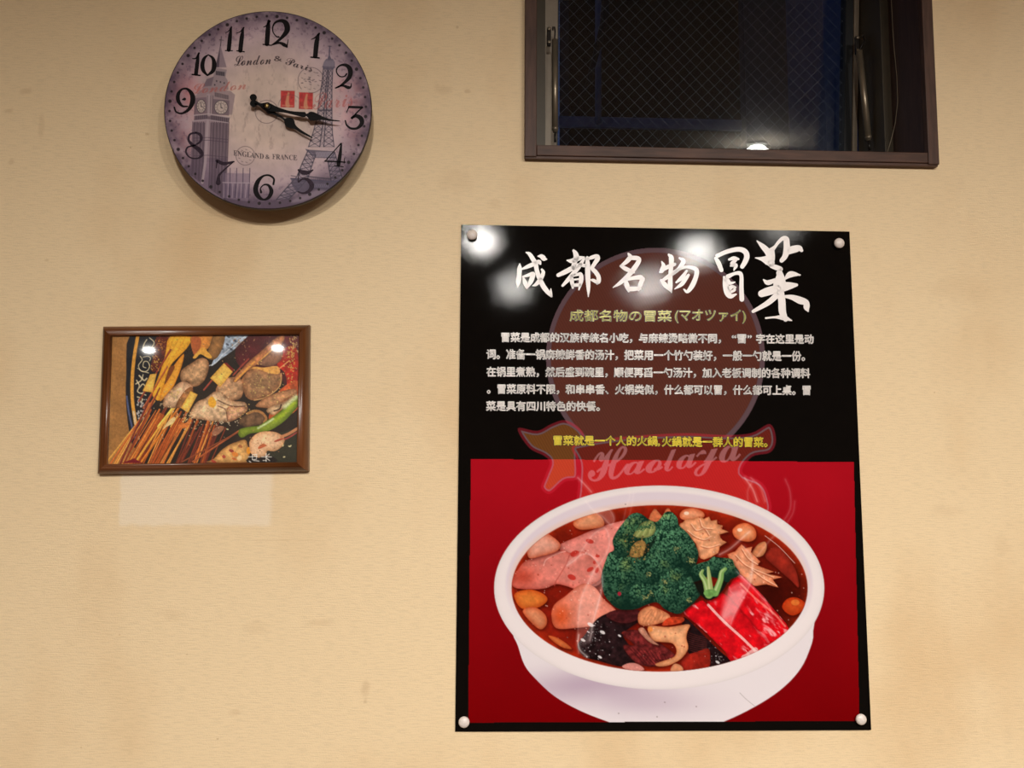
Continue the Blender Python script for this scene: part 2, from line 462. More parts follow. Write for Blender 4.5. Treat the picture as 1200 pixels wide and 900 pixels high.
cb = Geo().tube([on_plane(716, -60, .7), on_plane(707, 30, .7), on_plane(690, 95, .7), on_plane(671, 136, .7)], [.012, .010, .007, .003], 10).build('cable', M_CABLE, None, True)
tag(cb, 'black slanting pole outside behind the left of the glass', 'pole')

# ------------------------------------------------------------------ printing: flat pictures are worked out on a fine grid of ink dots
class Canvas:
    def __init__(s, x0, y0, x1, y1, k, seed=1):
        s.k = k; s.x0 = x0; s.y0 = y0
        s.W = int((x1-x0)*k)+1; s.H = int((y1-y0)*k)+1
        s.X, s.Y = np.meshgrid(x0+np.arange(s.W)/k, y0+np.arange(s.H)/k)
        s.rgb = np.zeros((s.H, s.W, 3)); s.id = np.zeros((s.H, s.W), int)
        s.rng = np.random.default_rng(seed)
    def sl(s, x0, y0, x1, y1, pad=2):
        i0 = max(0, int((x0-pad-s.x0)*s.k)); i1 = min(s.W, int((x1+pad-s.x0)*s.k)+2)
        j0 = max(0, int((y0-pad-s.y0)*s.k)); j1 = min(s.H, int((y1+pad-s.y0)*s.k)+2)
        if i1 <= i0 or j1 <= j0: return None
        return (slice(j0, j1), slice(i0, i1))
    def put(s, q, col, a, idn=0):
        a3 = a[..., None]
        s.rgb[q] = s.rgb[q]*(1-a3) + np.asarray(col, float)*a3
        if idn: s.id[q][a > .5] = idn
    def poly(s, pts, col, idn=0, smooth=5, soft=.7, alpha=1.0, edge=None, light=None, mott=None, clip=None, inside=None):
        P = spline(pts, smooth) if smooth > 1 else np.asarray(pts, float)
        q = s.sl(P[:, 0].min(), P[:, 1].min(), P[:, 0].max(), P[:, 1].max())
        if q is None: return
        X, Y = s.X[q], s.Y[q]
        sd = sdpoly(P, X, Y)
        a = np.clip(.5 - sd/soft, 0, 1)*alpha
        if clip is not None: a = a*clip[q]
        c = np.ones(X.shape+(3,))*np.asarray(col, float)
        if edge:
            w, m = edge[:2]
            c = c*(1-(1-np.asarray(m))*np.exp(np.minimum(sd, 0)/w)[..., None])
        if light:
            gx, gy, am = light
            cx, cy = P.mean(0); sz = max(np.ptp(P[:, 0]), np.ptp(P[:, 1]))/2
            c = c*(1+am*(((X-cx)*gx+(Y-cy)*gy)/sz))[..., None]
        if mott:
            sc, am, sd_ = mott
            c = c*(1+am*2*(vnoise(X, Y, sc, sd_)-.5))[..., None]
        s.put(q, np.clip(c, 0, 255), a, idn)
        if inside is not None:
            inside[q] = np.maximum(inside[q], np.clip(.5-sd/soft, 0, 1))
    def ell(s, x, y, rx, ry, col, rot=0, n=20, **kw):
        t = np.linspace(0, 2*np.pi, n, endpoint=False)
        u, v = rx*np.cos(t), ry*np.sin(t); c, d = math.cos(rot), math.sin(rot)
        s.poly(np.stack([x+u*c-v*d, y+u*d+v*c], 1), col, smooth=1, **kw)
    def stroke(s, pts, w, col, alpha=1.0, soft=.7, smooth=4, idn=0, clip=None, pts_w=None):
        P = np.asarray(pts, float)
        if P.shape[1] == 2: P = np.concatenate([P, np.full((len(P), 1), float(w))], 1)
        if smooth > 1 and len(P) > 2: P = openspline(P, smooth)
        r = P[:, 2].max()/2
        q = s.sl(P[:, 0].min()-r, P[:, 1].min()-r, P[:, 0].max()+r, P[:, 1].max()+r)
        if q is None: return
        X, Y = s.X[q], s.Y[q]; sd = np.full(X.shape, 1e9)
        for a, b in zip(P[:-1], P[1:]):
            dx, dy = b[0]-a[0], b[1]-a[1]; l2 = dx*dx+dy*dy+1e-9
            t = np.clip(((X-a[0])*dx+(Y-a[1])*dy)/l2, 0, 1)
            sd = np.minimum(sd, np.hypot(X-a[0]-t*dx, Y-a[1]-t*dy) - (a[2]+(b[2]-a[2])*t)/2)
        al = np.clip(.5-sd/soft, 0, 1)*alpha
        if clip is not None: al = al*clip[q]
        s.put(q, col, al, idn)
    def dots(s, xy, r, cols, clip=None, idn=0, asp=1.0, rots=None, alpha=1.0):
        for i, (x, y) in enumerate(xy):
            rr = r[i] if np.ndim(r) else r
            q = s.sl(x-rr, y-rr, x+rr, y+rr, 1)
            if q is None: continue
            dx, dy = s.X[q]-x, s.Y[q]-y
            if asp != 1.0:
                c, d = math.cos(rots[i]), math.sin(rots[i]); dx, dy = dx*c+dy*d, (-dx*d+dy*c)/asp
            a = np.clip((rr-np.hypot(dx, dy))*1.4+.5, 0, 1)*alpha
            if clip is not None: a = a*clip[q]
            s.put(q, cols[i], a, idn)
    def tris(s, V, T, col, alpha):
        """solid triangles (letters), with a few samples per dot"""
        m = np.zeros((s.H, s.W))
        for t in T:
            p = V[list(t)]
            q = s.sl(p[:, 0].min(), p[:, 1].min(), p[:, 0].max(), p[:, 1].max(), .5)
            if q is None: continue
            a, b, c = p
            den = (b[0]-a[0])*(c[1]-a[1])-(b[1]-a[1])*(c[0]-a[0])
            if abs(den) < 1e-9: continue
            acc = 0
            for ox, oy in ((-.25, -.25), (.25, -.25), (-.25, .25), (.25, .25)):
                X = s.X[q]+ox/s.k; Y = s.Y[q]+oy/s.k
                u = ((X-a[0])*(c[1]-a[1])-(Y-a[1])*(c[0]-a[0]))/den
                v = ((b[0]-a[0])*(Y-a[1])-(b[1]-a[1])*(X-a[0]))/den
                acc = acc + ((u >= 0) & (v >= 0) & (u+v <= 1))*.25
            m[q] = np.minimum(1, m[q]+acc)
        al = m*alpha
        s.rgb = s.rgb*(1-al[..., None]) + np.asarray(col, float)*al[..., None]
    def emit(s, idn, name, m, parent, yfun):
        cell = s.id[:-1, :-1] == idn if np.ndim(idn) == 0 else np.isin(s.id[:-1, :-1], idn)
        j, i = np.nonzero(cell)
        if len(j) == 0: return None
        W = s.W
        f = np.stack([j*W+i, (j+1)*W+i, (j+1)*W+i+1, j*W+i+1], 1)
        u, inv = np.unique(f.ravel(), return_inverse=True)
        X = s.X.ravel()[u]; Y = s.Y.ravel()[u]
        V = on_plane(X, Y, yfun(X, Y))
        return mesh(name, V, inv.reshape(f.shape).astype(np.int32), m, parent, True, np.clip(s.rgb.reshape(-1, 3)[u], 0, 255))

def spline(P, n):
    P = np.asarray(P, float); a, b, c, d = np.roll(P, 1, 0), P, np.roll(P, -1, 0), np.roll(P, -2, 0)
    out = []
    for t in np.arange(n)/n:
        out.append(.5*((2*b)+(c-a)*t+(2*a-5*b+4*c-d)*t*t+(3*b-a-3*c+d)*t**3))
    return np.stack(out, 1).reshape(-1, P.shape[1])
def openspline(P, n):
    P = np.asarray(P, float); Q = np.concatenate([2*P[:1]-P[1:2], P, 2*P[-1:]-P[-2:-1]])
    out = []
    for i in range(len(P)-1):
        a, b, c, d = Q[i:i+4]
        for t in np.arange(n)/n:
            out.append(.5*((2*b)+(c-a)*t+(2*a-5*b+4*c-d)*t*t+(3*b-a-3*c+d)*t**3))
    out.append(P[-1])
    R = np.array(out)
    if R.shape[1] > 2: R[:, 2] = np.maximum(R[:, 2], .02)
    return R
def sdpoly(P, X, Y):
    d = np.full(X.shape, 1e12); ins = np.zeros(X.shape, bool)
    n = len(P)
    for i in range(n):
        a, b = P[i], P[(i+1) % n]
        ex, ey = b-a; wx_, wy_ = X-a[0], Y-a[1]
        t = np.clip((wx_*ex+wy_*ey)/(ex*ex+ey*ey+1e-12), 0, 1)
        d = np.minimum(d, (wx_-ex*t)**2+(wy_-ey*t)**2)
        if a[1] != b[1]:
            c = (a[1] > Y) != (b[1] > Y)
            ins ^= c & (X < (b[0]-a[0])*(Y-a[1])/(b[1]-a[1])+a[0])
    d = np.sqrt(d)
    return np.where(ins, -d, d)
_lat = np.random.default_rng(7).random((128, 128))
def vnoise(X, Y, scale, seed=0, octv=3):
    """smooth noise, about 0..1, features of the given size"""
    o = 0; amp = 1; tot = 0
    for k in range(octv):
        u = X/scale*2**k+seed*13.7+k*31; v = Y/scale*2**k+seed*7.3+k*17
        iu = np.floor(u).astype(int); iv = np.floor(v).astype(int); fu = u-iu; fv = v-iv
        fu = fu*fu*(3-2*fu); fv = fv*fv*(3-2*fv)
        g = lambda a, b: _lat[(iv+b) % 128, (iu+a) % 128]
        o = o+amp*((g(0, 0)*(1-fu)+g(1, 0)*fu)*(1-fv)+(g(0, 1)*(1-fu)+g(1, 1)*fu)*fv); tot += amp; amp *= .5
    return o/tot

# ------------------------------------------------------------------ lettering
def letters(body, offset=0.0, shear=0.0, space=1.0):
    c = bpy.data.curves.new('tmp', 'FONT'); c.body = body; c.offset = offset; c.shear = shear; c.space_character = space
    c.resolution_u = 4
    o = bpy.data.objects.new('tmp', c); COL.objects.link(o)
    dg = bpy.context.evaluated_depsgraph_get(); dg.update()
    ev = o.evaluated_get(dg); me = ev.to_mesh()
    V = np.array([v.co[:2] for v in me.vertices]); T = [tuple(p.vertices) for p in me.polygons]
    ev.to_mesh_clear(); bpy.data.objects.remove(o); bpy.data.curves.remove(c)
    return V, T
def fit(V, x0, x1, yt, yb, slope=0.0, ref=None):
    """ink box -> photo box; slope = fall of the line from left to right"""
    R = V if ref is None else ref
    lo, hi = R.min(0), R.max(0)
    u = (V[:, 0]-lo[0])/(hi[0]-lo[0]); v = (hi[1]-V[:, 1])/(hi[1]-lo[1])
    return np.stack([x0+u*(x1-x0), yt+v*(yb-yt)+u*slope], 1)
def flat_mesh(name, P, T, m, parent, yfun):
    return mesh(name, on_plane(P[:, 0], P[:, 1], yfun(P[:, 0], P[:, 1])), [tuple(t) for t in T], m, parent)
def brush(strokes, n=6, cap=8):
    """strokes of (x, y, width) -> flat ribbons with round ends"""
    V = []; T = []
    for st in strokes:
        P = np.asarray(st, float)
        if len(P) > 2: P = openspline(P, n)
        d = np.gradient(P[:, :2], axis=0); d /= np.linalg.norm(d, axis=1)[:, None]+1e-9
        nn = np.stack([-d[:, 1], d[:, 0]], 1); h = P[:, 2:3]/2
        b = len(V)
        for p, k, w in zip(P, nn, h): V.append(p[:2]+k*w); V.append(p[:2]-k*w)
        for i in range(len(P)-1): T.append((b+2*i, b+2*i+1, b+2*i+3, b+2*i+2))
        for e, sg in ((0, -1), (len(P)-1, 1)):
            c = len(V); V.append(P[e, :2]); a0 = math.atan2(*(nn[e]*sg)[::-1])
            for k in range(cap+1):
                a = a0 - sg*sg*math.pi*k/cap if True else 0
                V.append(P[e, :2]+h[e]*np.array([math.cos(a), math.sin(a)]))
            for k in range(cap): T.append((c, c+1+k, c+2+k))
    return np.array(V), T
def crop(strokes, ox, oy, k):
    return [[(ox+x/k, oy+y/k, w/k) for x, y, w in st] for st in strokes]

# ------------------------------------------------------------------ poster
PTL, PTR, PBR, PBL = np.array([540.5, 263.3]), np.array([995.5, 271.3]), np.array([1021, 855.5]), np.array([533.3, 857.5])
def bow(X, Y):
    """how far the sheet stands off the wall, in metres"""
    u = (np.asarray(X, float)-537)/470; v = (np.asarray(Y, float)-264)/592
    b = .0022 + .0014*np.sin(np.pi*np.clip(v, 0, 1))*(.6+.4*np.cos(2*np.pi*u)) + .00028*np.sin(2*np.pi*u*1.5+.6)*np.exp(-((v-.07)/.16)**2)
    b = b + .0028*np.exp(-((v-1)/.05)**2)*np.sin(np.pi*np.clip(u, 0, 1))**.5*(.7+.3*np.sin(9*u))
    return b + .0016*np.exp(-((u-1)/.06)**2)*np.clip(v, 0, 1)
def py_(k): return lambda X, Y: -(bow(X, Y)+k)
def pq(u, v):
    u = u[..., None]; v = v[..., None]
    return PTL*(1-u)*(1-v)+PTR*u*(1-v)+PBR*u*v+PBL*(1-u)*v
poster = empty('poster', tuple(on_plane(777, 560, 0)), 'large black and red restaurant poster with a white bowl of hot pot and Chinese text', 'poster')
nu, nv = 48, 62
U, Vv = np.meshgrid(np.linspace(0, 1, nu+1), np.linspace(0, 1, nv+1))
P2 = pq(U, Vv).reshape(-1, 2)
front = on_plane(P2[:, 0], P2[:, 1], -bow(P2[:, 0], P2[:, 1]))
back = on_plane(P2[:, 0], P2[:, 1], -(bow(P2[:, 0], P2[:, 1])-.0004))
nn_ = len(front); fs = []
for j in range(nv):
    for i in range(nu):
        a = j*(nu+1)+i
        fs.append((a, a+nu+1, a+nu+2, a+1)); fs.append((nn_+a, nn_+a+1, nn_+a+nu+2, nn_+a+nu+1))
ring = [i for i in range(nu+1)]+[j*(nu+1)+nu for j in range(1, nv+1)]+[nv*(nu+1)+i for i in range(nu-1, -1, -1)]+[j*(nu+1) for j in range(nv-1, 0, -1)]
for a, b in zip(ring, ring[1:]+ring[:1]): fs.append((a, b, nn_+b, nn_+a))
mesh('paper_sheet', np.concatenate([front, back]), fs, M_BLACK, poster, False)

C = Canvas(545, 286, 1010, 850, 1.5, 3)
PANEL = [(551.5, 537.6), (1000.5, 541.2), (1007.2, 844.8), (548.3, 846.8)]
C.rgb[:] = (17, 13, 11)
# photo panel ground
C.poly(PANEL, (142, 8, 20), 1, smooth=1, soft=.4)
pm = C.id == 1
g_ = np.clip((C.Y-540)/305, 0, 1)
red = np.stack([166-52*g_, 16-14*g_, 30-24*g_], -1)*(1+.10*(vnoise(C.X, C.Y, 90, 2)-.5)+.05*np.sin(C.Y*2.6)*np.sin(C.X*2.6))[..., None]
C.rgb[pm] = red[pm]
panel = pm.astype(float)
# emblem behind the writing: a ringed roundel over a ribbon
E_ = lambda pts: [(600+x/3.75, 490+y/3.75) for x, y in pts]
HATCH = .5+.5*np.sin((C.X*1.0-C.Y*.55)*1.9)
def over(pts, col, a, smooth=5, outline=None, cut=None):
    P = spline(pts, smooth) if smooth > 1 else np.asarray(pts, float)
    q = C.sl(P[:, 0].min()-4, P[:, 1].min()-4, P[:, 0].max()+4, P[:, 1].max()+4)
    sd = sdpoly(P, C.X[q], C.Y[q])
    if outline:
        w, oc, oa, mw, mcol, ma = outline
        al = np.clip(.5-sd/.7, 0, 1)
        if cut is not None: al = al*cut[q]
        C.put(q, np.asarray(oc, float)*np.ones(sd.shape+(3,)), al*oa)
        al = np.clip(.5-(sd+w)/.7, 0, 1)*(1 if cut is None else cut[q])
        base = np.where(panel[q][..., None] > 0, red[q], np.array([17, 13, 11.]))
        C.rgb[q] = C.rgb[q]*(1-al[..., None])+base*al[..., None]
        C.put(q, np.asarray(mcol, float)*np.ones(sd.shape+(3,)), al*ma)
        al = np.clip(.5-(sd+w+mw)/.7, 0, 1)*(1 if cut is None else cut[q])
        C.rgb[q] = C.rgb[q]*(1-al[..., None])+base*al[..., None]
        sd = sd+w+mw
    al = np.clip(.5-sd/.7, 0, 1)*a*(1 if cut is None else cut[q])
    C.put(q, np.asarray(col, float)*(1-.10*HATCH[q])[..., None], al)
    big = np.clip(.5-sd/.7, 0, 1) > .5
    idq = C.id[q]; msk = (idq == 0) & (np.clip(.5-(sd-6)/.7, 0, 1) > .5); idq[msk] = 2
t = np.linspace(0, 2*np.pi, 90, endpoint=False)
upper = (1-np.clip((C.Y-538)/2, 0, 1))
circ = np.stack([768+128.5*np.cos(t), 419+129*np.sin(t)], 1)
over(circ, (206, 106, 86), .40, 1, (.01, (20, 10, 10), .1, 6.0, (206, 160, 178), .40), upper)
# fold of the ribbon at the left, then the long band
tailL = E_([(25, 45), (110, 56), (172, 26), (230, 9), (285, 34), (318, 80), (292, 150), (290, 262), (232, 280), (168, 333), (128, 306), (146, 250), (165, 195), (140, 165), (75, 130)])
band = E_([(262, 128), (330, 105), (470, 84), (620, 72), (780, 66), (930, 74), (1050, 66), (1134, 26), (1160, 95), (1135, 150), (1055, 170), (1012, 238), (1095, 280), (1130, 340), (1130, 420), (1000, 430), (700, 400), (420, 420), (290, 420), (290, 300), (292, 200)])
clear = np.where(panel[..., None] > 0, red, np.array([17, 13, 11.]))
for shp, cc in ((tailL, (236, 140, 62)), (band, (228, 70, 52))):
    over(shp, cc, .42, 5, (3.2, (205, 42, 62), .42, 1.9, (206, 165, 178), .46))
C.id[(C.id == 2) & (panel > 0)] = 1
# script name on the ribbon
Vh, Th = letters('\U0001D4D7', 0.0); ref = Vh
def script(ch, x0, x1, yt, yb, rot=0.0, al=.40):
    V, T = letters(ch, .008)
    Pp = fit(V, x0, x1, yt, yb)
    cxy = np.array([(x0+x1)/2, (yt+yb)/2]); c, d = math.cos(rot), math.sin(rot); Q = Pp-cxy
    C.tris(cxy+np.stack([Q[:, 0]*c-Q[:, 1]*d, Q[:, 0]*d+Q[:, 1]*c], 1), T, (228, 176, 190), al)
script('\U0001D4D7', 688, 737, 524, 563, -.08)
script('\U0001D4EA', 731, 756, 541, 556, -.10)
script('\U0001D4F8', 756, 777, 539, 554, -.12)
script('\U0001D4F5', 777, 794, 527, 552, -.12)
script('\U0001D4EA', 792, 816, 533, 549, -.14)
script('\U0001D502', 812, 843, 527, 557, -.12)
script('\U0001D4EA', 842, 868, 522, 541, -.16)

# the bowl
A1 = lambda pts: [(560+x/5.4545, 560+y/5.4545) for x, y in pts]
A2 = lambda pts: [(770+x/5.4545, 560+y/5.4545) for x, y in pts]
A3 = lambda pts: [(560+x/5.4545, 700+y/5.4545) for x, y in pts]
A4 = lambda pts: [(770+x/4.615, 700+y/4.615) for x, y in pts]
A6 = lambda pts: [(680+x/6, 580+y/6) for x, y in pts]
A7 = lambda pts: [(660+x/5, 660+y/5) for x, y in pts]
body = [(601, 736), (607, 757), (615, 780), (629, 797), (650, 816), (678, 832), (709, 844.5), (745, 856), (790, 860), (815, 857), (850, 845), (885, 828), (914, 809), (935, 788), (947, 766), (953, 739), (940, 700), (780, 690), (620, 700)]
C.poly(body, (224, 215, 219), 3, smooth=4, clip=panel)
bm = C.id == 3
# soft lilac tone of the bowl side in the print
k = np.exp(-((C.Y-(800+.10*np.abs(C.X-700)))/20.0)**2)*np.exp(-((C.X-690)/85.0)**2)*.24 + .10*np.exp(-((C.Y-826)/14.0)**2)*np.exp(-((C.X-760)/70.0)**2)
C.rgb[bm] = (C.rgb*(1-k[..., None]*np.array([.75, 1.0, .72])))[bm]
t = np.linspace(0, 2*np.pi, 140, endpoint=False)
ct, s_ = np.cos(t), np.sin(t)
rim = np.stack([772.5+193.5*ct, np.where(s_ < 0, 689+120*s_, 689+119*s_)], 1)
C.poly(rim, (230, 220, 221), 3, smooth=1, edge=(2.2, .93))
inner = np.stack([772.5+180*ct, 686+109.5*s_], 1)
top = np.clip((690-C.Y)/60, 0, 1)
C.poly(inner, (216, 202, 212), 3, smooth=1, soft=3.0, clip=np.clip((735-C.Y)/60, 0, 1))
C.poly(np.stack([772.5+176*ct, 688.5+101*s_], 1), (224, 192, 176), 3, smooth=1, soft=6, alpha=.75, clip=np.clip((720-C.Y)/60, 0, 1))
inn = np.zeros(C.X.shape)
liq = np.stack([773+173.5*ct, 689.5+97.6*s_], 1)
C.poly(liq, (112, 22, 12), 4, smooth=1, soft=1.2, edge=(7, (1.35, 1.7, 1.3)), mott=(16, .28, 4), inside=inn)
kk = np.exp(-((C.X-905)/40.)**2-((C.Y-700)/38.)**2)*.5
C.rgb = np.where(inn[..., None] > .5, C.rgb*(1-kk[..., None]), C.rgb)
K = dict(clip=inn)
def blobs(poly_list, col, idn, **kw):
    C.poly([(x+1.2, y+2.0) for x, y in poly_list], (36, 6, 4), 0, smooth=kw.get('smooth', 5), soft=5, alpha=.5, clip=inn)
    C.poly(poly_list, col, idn, **{**K, **kw})
# meat slices
blobs(A1([(520, 430), (640, 375), (760, 322), (880, 285), (985, 270), (985, 340), (900, 420), (865, 500), (815, 560), (800, 640), (760, 690), (640, 700), (590, 560), (540, 480)]), (214, 128, 118), 5, mott=(9, .14, 5), edge=(2.5, (.86, .7, .68)), light=(.0, -.5, .14))
blobs(A1([(222, 650), (260, 580), (310, 530), (430, 490), (540, 462), (590, 480), (660, 470), (720, 500), (790, 580), (780, 650), (690, 700), (640, 715), (560, 690), (500, 680), (430, 706), (330, 712), (232, 700)]), (212, 122, 110), 5, mott=(9, .16, 6), edge=(2.5, (.84, .62, .58)))
q = np.exp(-((C.X-612)/17.)**2-((C.Y-676)/13.)**2)
m5 = (C.id == 5)
C.rgb = np.where(m5[..., None], C.rgb*(1-q[..., None]*.62)+np.array([176, 44, 22])*q[..., None]*.62, C.rgb)
C.stroke(A1([(590, 480), (560, 560), (500, 660), (490, 690)]), 1.2, (176, 70, 62), .6, **K)
C.stroke(A1([(560, 470), (520, 480), (440, 520), (420, 560)]), 1.4, (240, 190, 180), .5, **K)
for x, y, rx, ry, r in ((715, 405, 26, 14, .3), (600, 635, 28, 17, .4), (718, 585, 24, 13, -.5), (765, 500, 14, 9, 0), (745, 540, 9, 12, 0), (620, 485, 30, 20, -.3), (760, 590, 12, 20, .3)):
    C.ell(560+x/5.4545, 560+y/5.4545, rx/5.4545, ry/5.4545, (182, 42, 34), r, alpha=.85, **K)
blobs(A1([(470, 880), (490, 810), (560, 755), (640, 690), (700, 676), (760, 710), (800, 770), (885, 850), (830, 890), (760, 940), (620, 960), (500, 960)]), (220, 132, 112), 5, mott=(7, .14, 8), edge=(2.2, (.84, .66, .6)), light=(.3, -.6, .14))
q = np.exp(-((C.X-657)/12.)**2-((C.Y-722)/16.)**2)
m5 = (C.id == 5) & (C.Y > 690)
C.rgb = np.where(m5[..., None], C.rgb*(1-q[..., None]*.75)+np.array([206, 68, 20])*q[..., None]*.75, C.rgb)
# round balls
for nb_, (pts, c) in enumerate(((A1([(315, 480), (322, 425), (385, 345), (440, 352), (522, 415), (515, 460), (465, 485), (400, 502), (335, 515)]), (220, 158, 138)),
               (A1([(608, 295), (640, 255), (720, 214), (790, 250), (806, 305), (740, 325), (650, 330)]), (216, 150, 112)),
               (A1([(232, 760), (262, 725), (350, 715), (430, 750), (440, 790), (380, 830), (280, 835)]), (214, 122, 52)),
               (A3([(288, 95), (310, 68), (370, 65), (430, 110), (440, 170), (400, 205), (340, 160)]), (212, 140, 102)),
               (A3([(450, 245), (500, 255), (560, 290), (600, 330), (540, 320), (480, 280)]), (206, 128, 76)),
               (A2([(145, 235), (170, 205), (230, 193), (290, 215), (300, 250), (230, 275), (160, 265)]), (226, 160, 122)),
               (A2([(485, 330), (520, 298), (575, 290), (625, 325), (632, 380), (590, 408), (520, 395), (488, 365)]), (228, 152, 106)),
               (A2([(800, 830), (830, 775), (890, 765), (945, 800), (930, 850), (860, 880)]), (192, 74, 30)))):
    blobs(pts, c, 20+nb_, mott=(5, .09, 3), edge=(4.0, (.86, .55, .42)), light=(-.2, -.6, .13))
for x, y in ((755.5+49, 601.5), (867, 621)): C.ell(x, y, 3.0, 2.0, (250, 226, 206), alpha=.8, **K)
C.ell(932, 706, 5, 3.5, (230, 140, 60), alpha=.6, **K)
# red folds at the right edge
blobs(A2([(690, 500), (760, 440), (830, 500), (890, 600), (905, 700), (860, 660), (780, 590)]), (150, 40, 28), 7, mott=(8, .2, 2), edge=(3, .75))
blobs(A2([(640, 430), (690, 408), (700, 450), (670, 500), (600, 500)]), (206, 126, 84), 7, mott=(5, .15, 3), edge=(2, .75))
# fan of white fungus
fanc = (216, 150, 110)
blobs(A2([(140, 305), (165, 285), (190, 262), (230, 262), (270, 245), (300, 262), (332, 248), (345, 275), (383, 268), (385, 296), (420, 305), (415, 328), (458, 345), (400, 362), (420, 400), (445, 412), (400, 440), (390, 480), (300, 522), (262, 492), (250, 425), (200, 370)]), fanc, 8, smooth=2, mott=(5, .22, 5), edge=(2.2, (.86, .72, .62)))
blobs(A2([(450, 490), (500, 470), (540, 425), (565, 450), (610, 440), (600, 475), (660, 535), (640, 560), (745, 600), (700, 612), (800, 635), (740, 650), (775, 700), (700, 680), (640, 690), (600, 680), (520, 600), (480, 540)]), (220, 146, 110), 8, smooth=2, mott=(5, .18, 7), edge=(2.2, (.88, .68, .58)))
for p in ([(215, 300), (250, 340), (300, 330), (330, 370)], [(190, 340), (240, 380), (300, 400), (340, 380)], [(270, 270), (290, 320), (350, 330)], [(280, 440), (330, 450), (400, 430)],
          [(500, 500), (560, 560), (640, 600), (740, 640)], [(540, 460), (580, 520), (640, 560)], [(600, 590), (680, 650), (760, 695)]):
    C.stroke(A2(p), 1.3, (168, 82, 56), .6, **K)
    C.stroke([(x+.9, y-1.1) for x, y in A2(p)], 1.0, (250, 208, 176), .65, **K)
for p in ([(560, 130), (500, 170)], ):
    pass
blobs(A6([(480, 170), (520, 98), (545, 115), (580, 150), (600, 105), (625, 95), (640, 140), (600, 200), (520, 200)]), (204, 112, 72), 8, smooth=2, mott=(4, .2, 3), edge=(1.5, .8))
# black fungus, dark meat and mushrooms at the front
blobs(A7([(84, 480), (130, 415), (195, 330), (270, 290), (360, 275), (440, 280), (455, 330), (390, 380), (350, 420), (390, 490), (425, 575), (345, 606), (200, 570), (120, 545)]), (34, 20, 22), 9, mott=(4, .6, 3), edge=(2, .7))
blobs(A7([(250, 300), (330, 270), (440, 275), (448, 320), (380, 350), (300, 340)]), (66, 24, 26), 9, mott=(4, .4, 5))
blobs(A7([(700, 330), (730, 330), (840, 440), (900, 500), (985, 585), (880, 615), (840, 600), (760, 560), (700, 450)]), (32, 18, 20), 29, mott=(4, .5, 3))
blobs(A7([(690, 580), (720, 540), (780, 520), (850, 500), (862, 560), (850, 612), (760, 630), (690, 625)]), (150, 34, 24), 10, mott=(6, .3, 3), edge=(2, .75))
blobs(A7([(340, 410), (420, 390), (500, 420), (570, 470), (650, 530), (655, 555), (560, 600), (500, 605), (440, 590), (390, 550), (350, 480), (420, 480)]), (104, 34, 34), 10, smooth=3, mott=(3.5, .5, 6), edge=(2, .7))
for i in range(9):
    C.stroke(A7([(380+i*26, 490+i*5), (430+i*22, 540+i*4), (470+i*20, 590)]), .9, (58, 16, 18), .7, **K)
    C.stroke(A7([(715+i*4, 400+i*14), (770+i*3, 420+i*13), (840, 440+i*10)]), .8, (104, 40, 34), .6, **K)
blobs(A7([(440, 300), (470, 265), (515, 250), (560, 268), (620, 300), (625, 335), (590, 345), (500, 368), (445, 355)]), (212, 140, 98), 11, mott=(4, .2, 3), edge=(2, (.8, .62, .55)))
for i in range(6): C.stroke(A7([(460+i*22, 355-i*3), (490+i*20, 300), (520+i*10, 270)]), .8, (166, 88, 56), .5, **K)
blobs(A7([(600, 330), (640, 315), (705, 320), (700, 345), (640, 360), (580, 365)]), (176, 56, 30), 10, mott=(4, .3, 3))
blobs(A7([(495, 378), (520, 366), (620, 374), (738, 358), (728, 400), (722, 440), (732, 500), (690, 560), (620, 598), (560, 605), (540, 590), (600, 568), (650, 548), (664, 510), (640, 470), (580, 462), (530, 455), (505, 420)]), (222, 162, 118), 11, smooth=4, mott=(6, .16, 3), edge=(2.6, (.82, .64, .55)))
C.ell(660+510/5, 660+388/5, 3, 3, (220, 130, 60), alpha=.8, **K)
blobs(A7([(440, 390), (470, 378), (500, 420), (530, 455), (560, 480), (520, 470), (480, 440)]), (196, 132, 108), 11, mott=(4, .2, 3), edge=(1.5, .75))
blobs(A7([(345, 606), (390, 584), (440, 592), (475, 625), (400, 632)]), (218, 140, 130), 11, mott=(4, .15, 3), edge=(1.5, .8))
blobs(A7([(630, 632), (650, 590), (690, 600), (700, 630)]), (214, 140, 100), 11, edge=(1.5, .8))
rng = np.random.default_rng(5)
fl = rng.normal([686, 745], [16, 13], (190, 2)); fl2 = rng.normal([836, 764], [10, 11], (60, 2))
nine = ((C.id == 9) | (C.id == 29)).astype(float)
C.dots(np.concatenate([fl, fl2]), rng.uniform(.25, .85, 250), [(g0, g0*.93, g0*.95) for g0 in rng.choice([70, 110, 180, 235], 250, p=[.45, .3, .15, .1])], clip=nine)
for x, y, rr in ((692, 732, 3), (706, 741, 2.6), (683, 750, 2.2), (703, 770, 2), (840, 750, 1.8), (841, 776, 2), (726, 745, 1.6)):
    C.ell(x, y, rr*1.3, rr*.7, (232, 226, 228), .5, alpha=.85, **K)
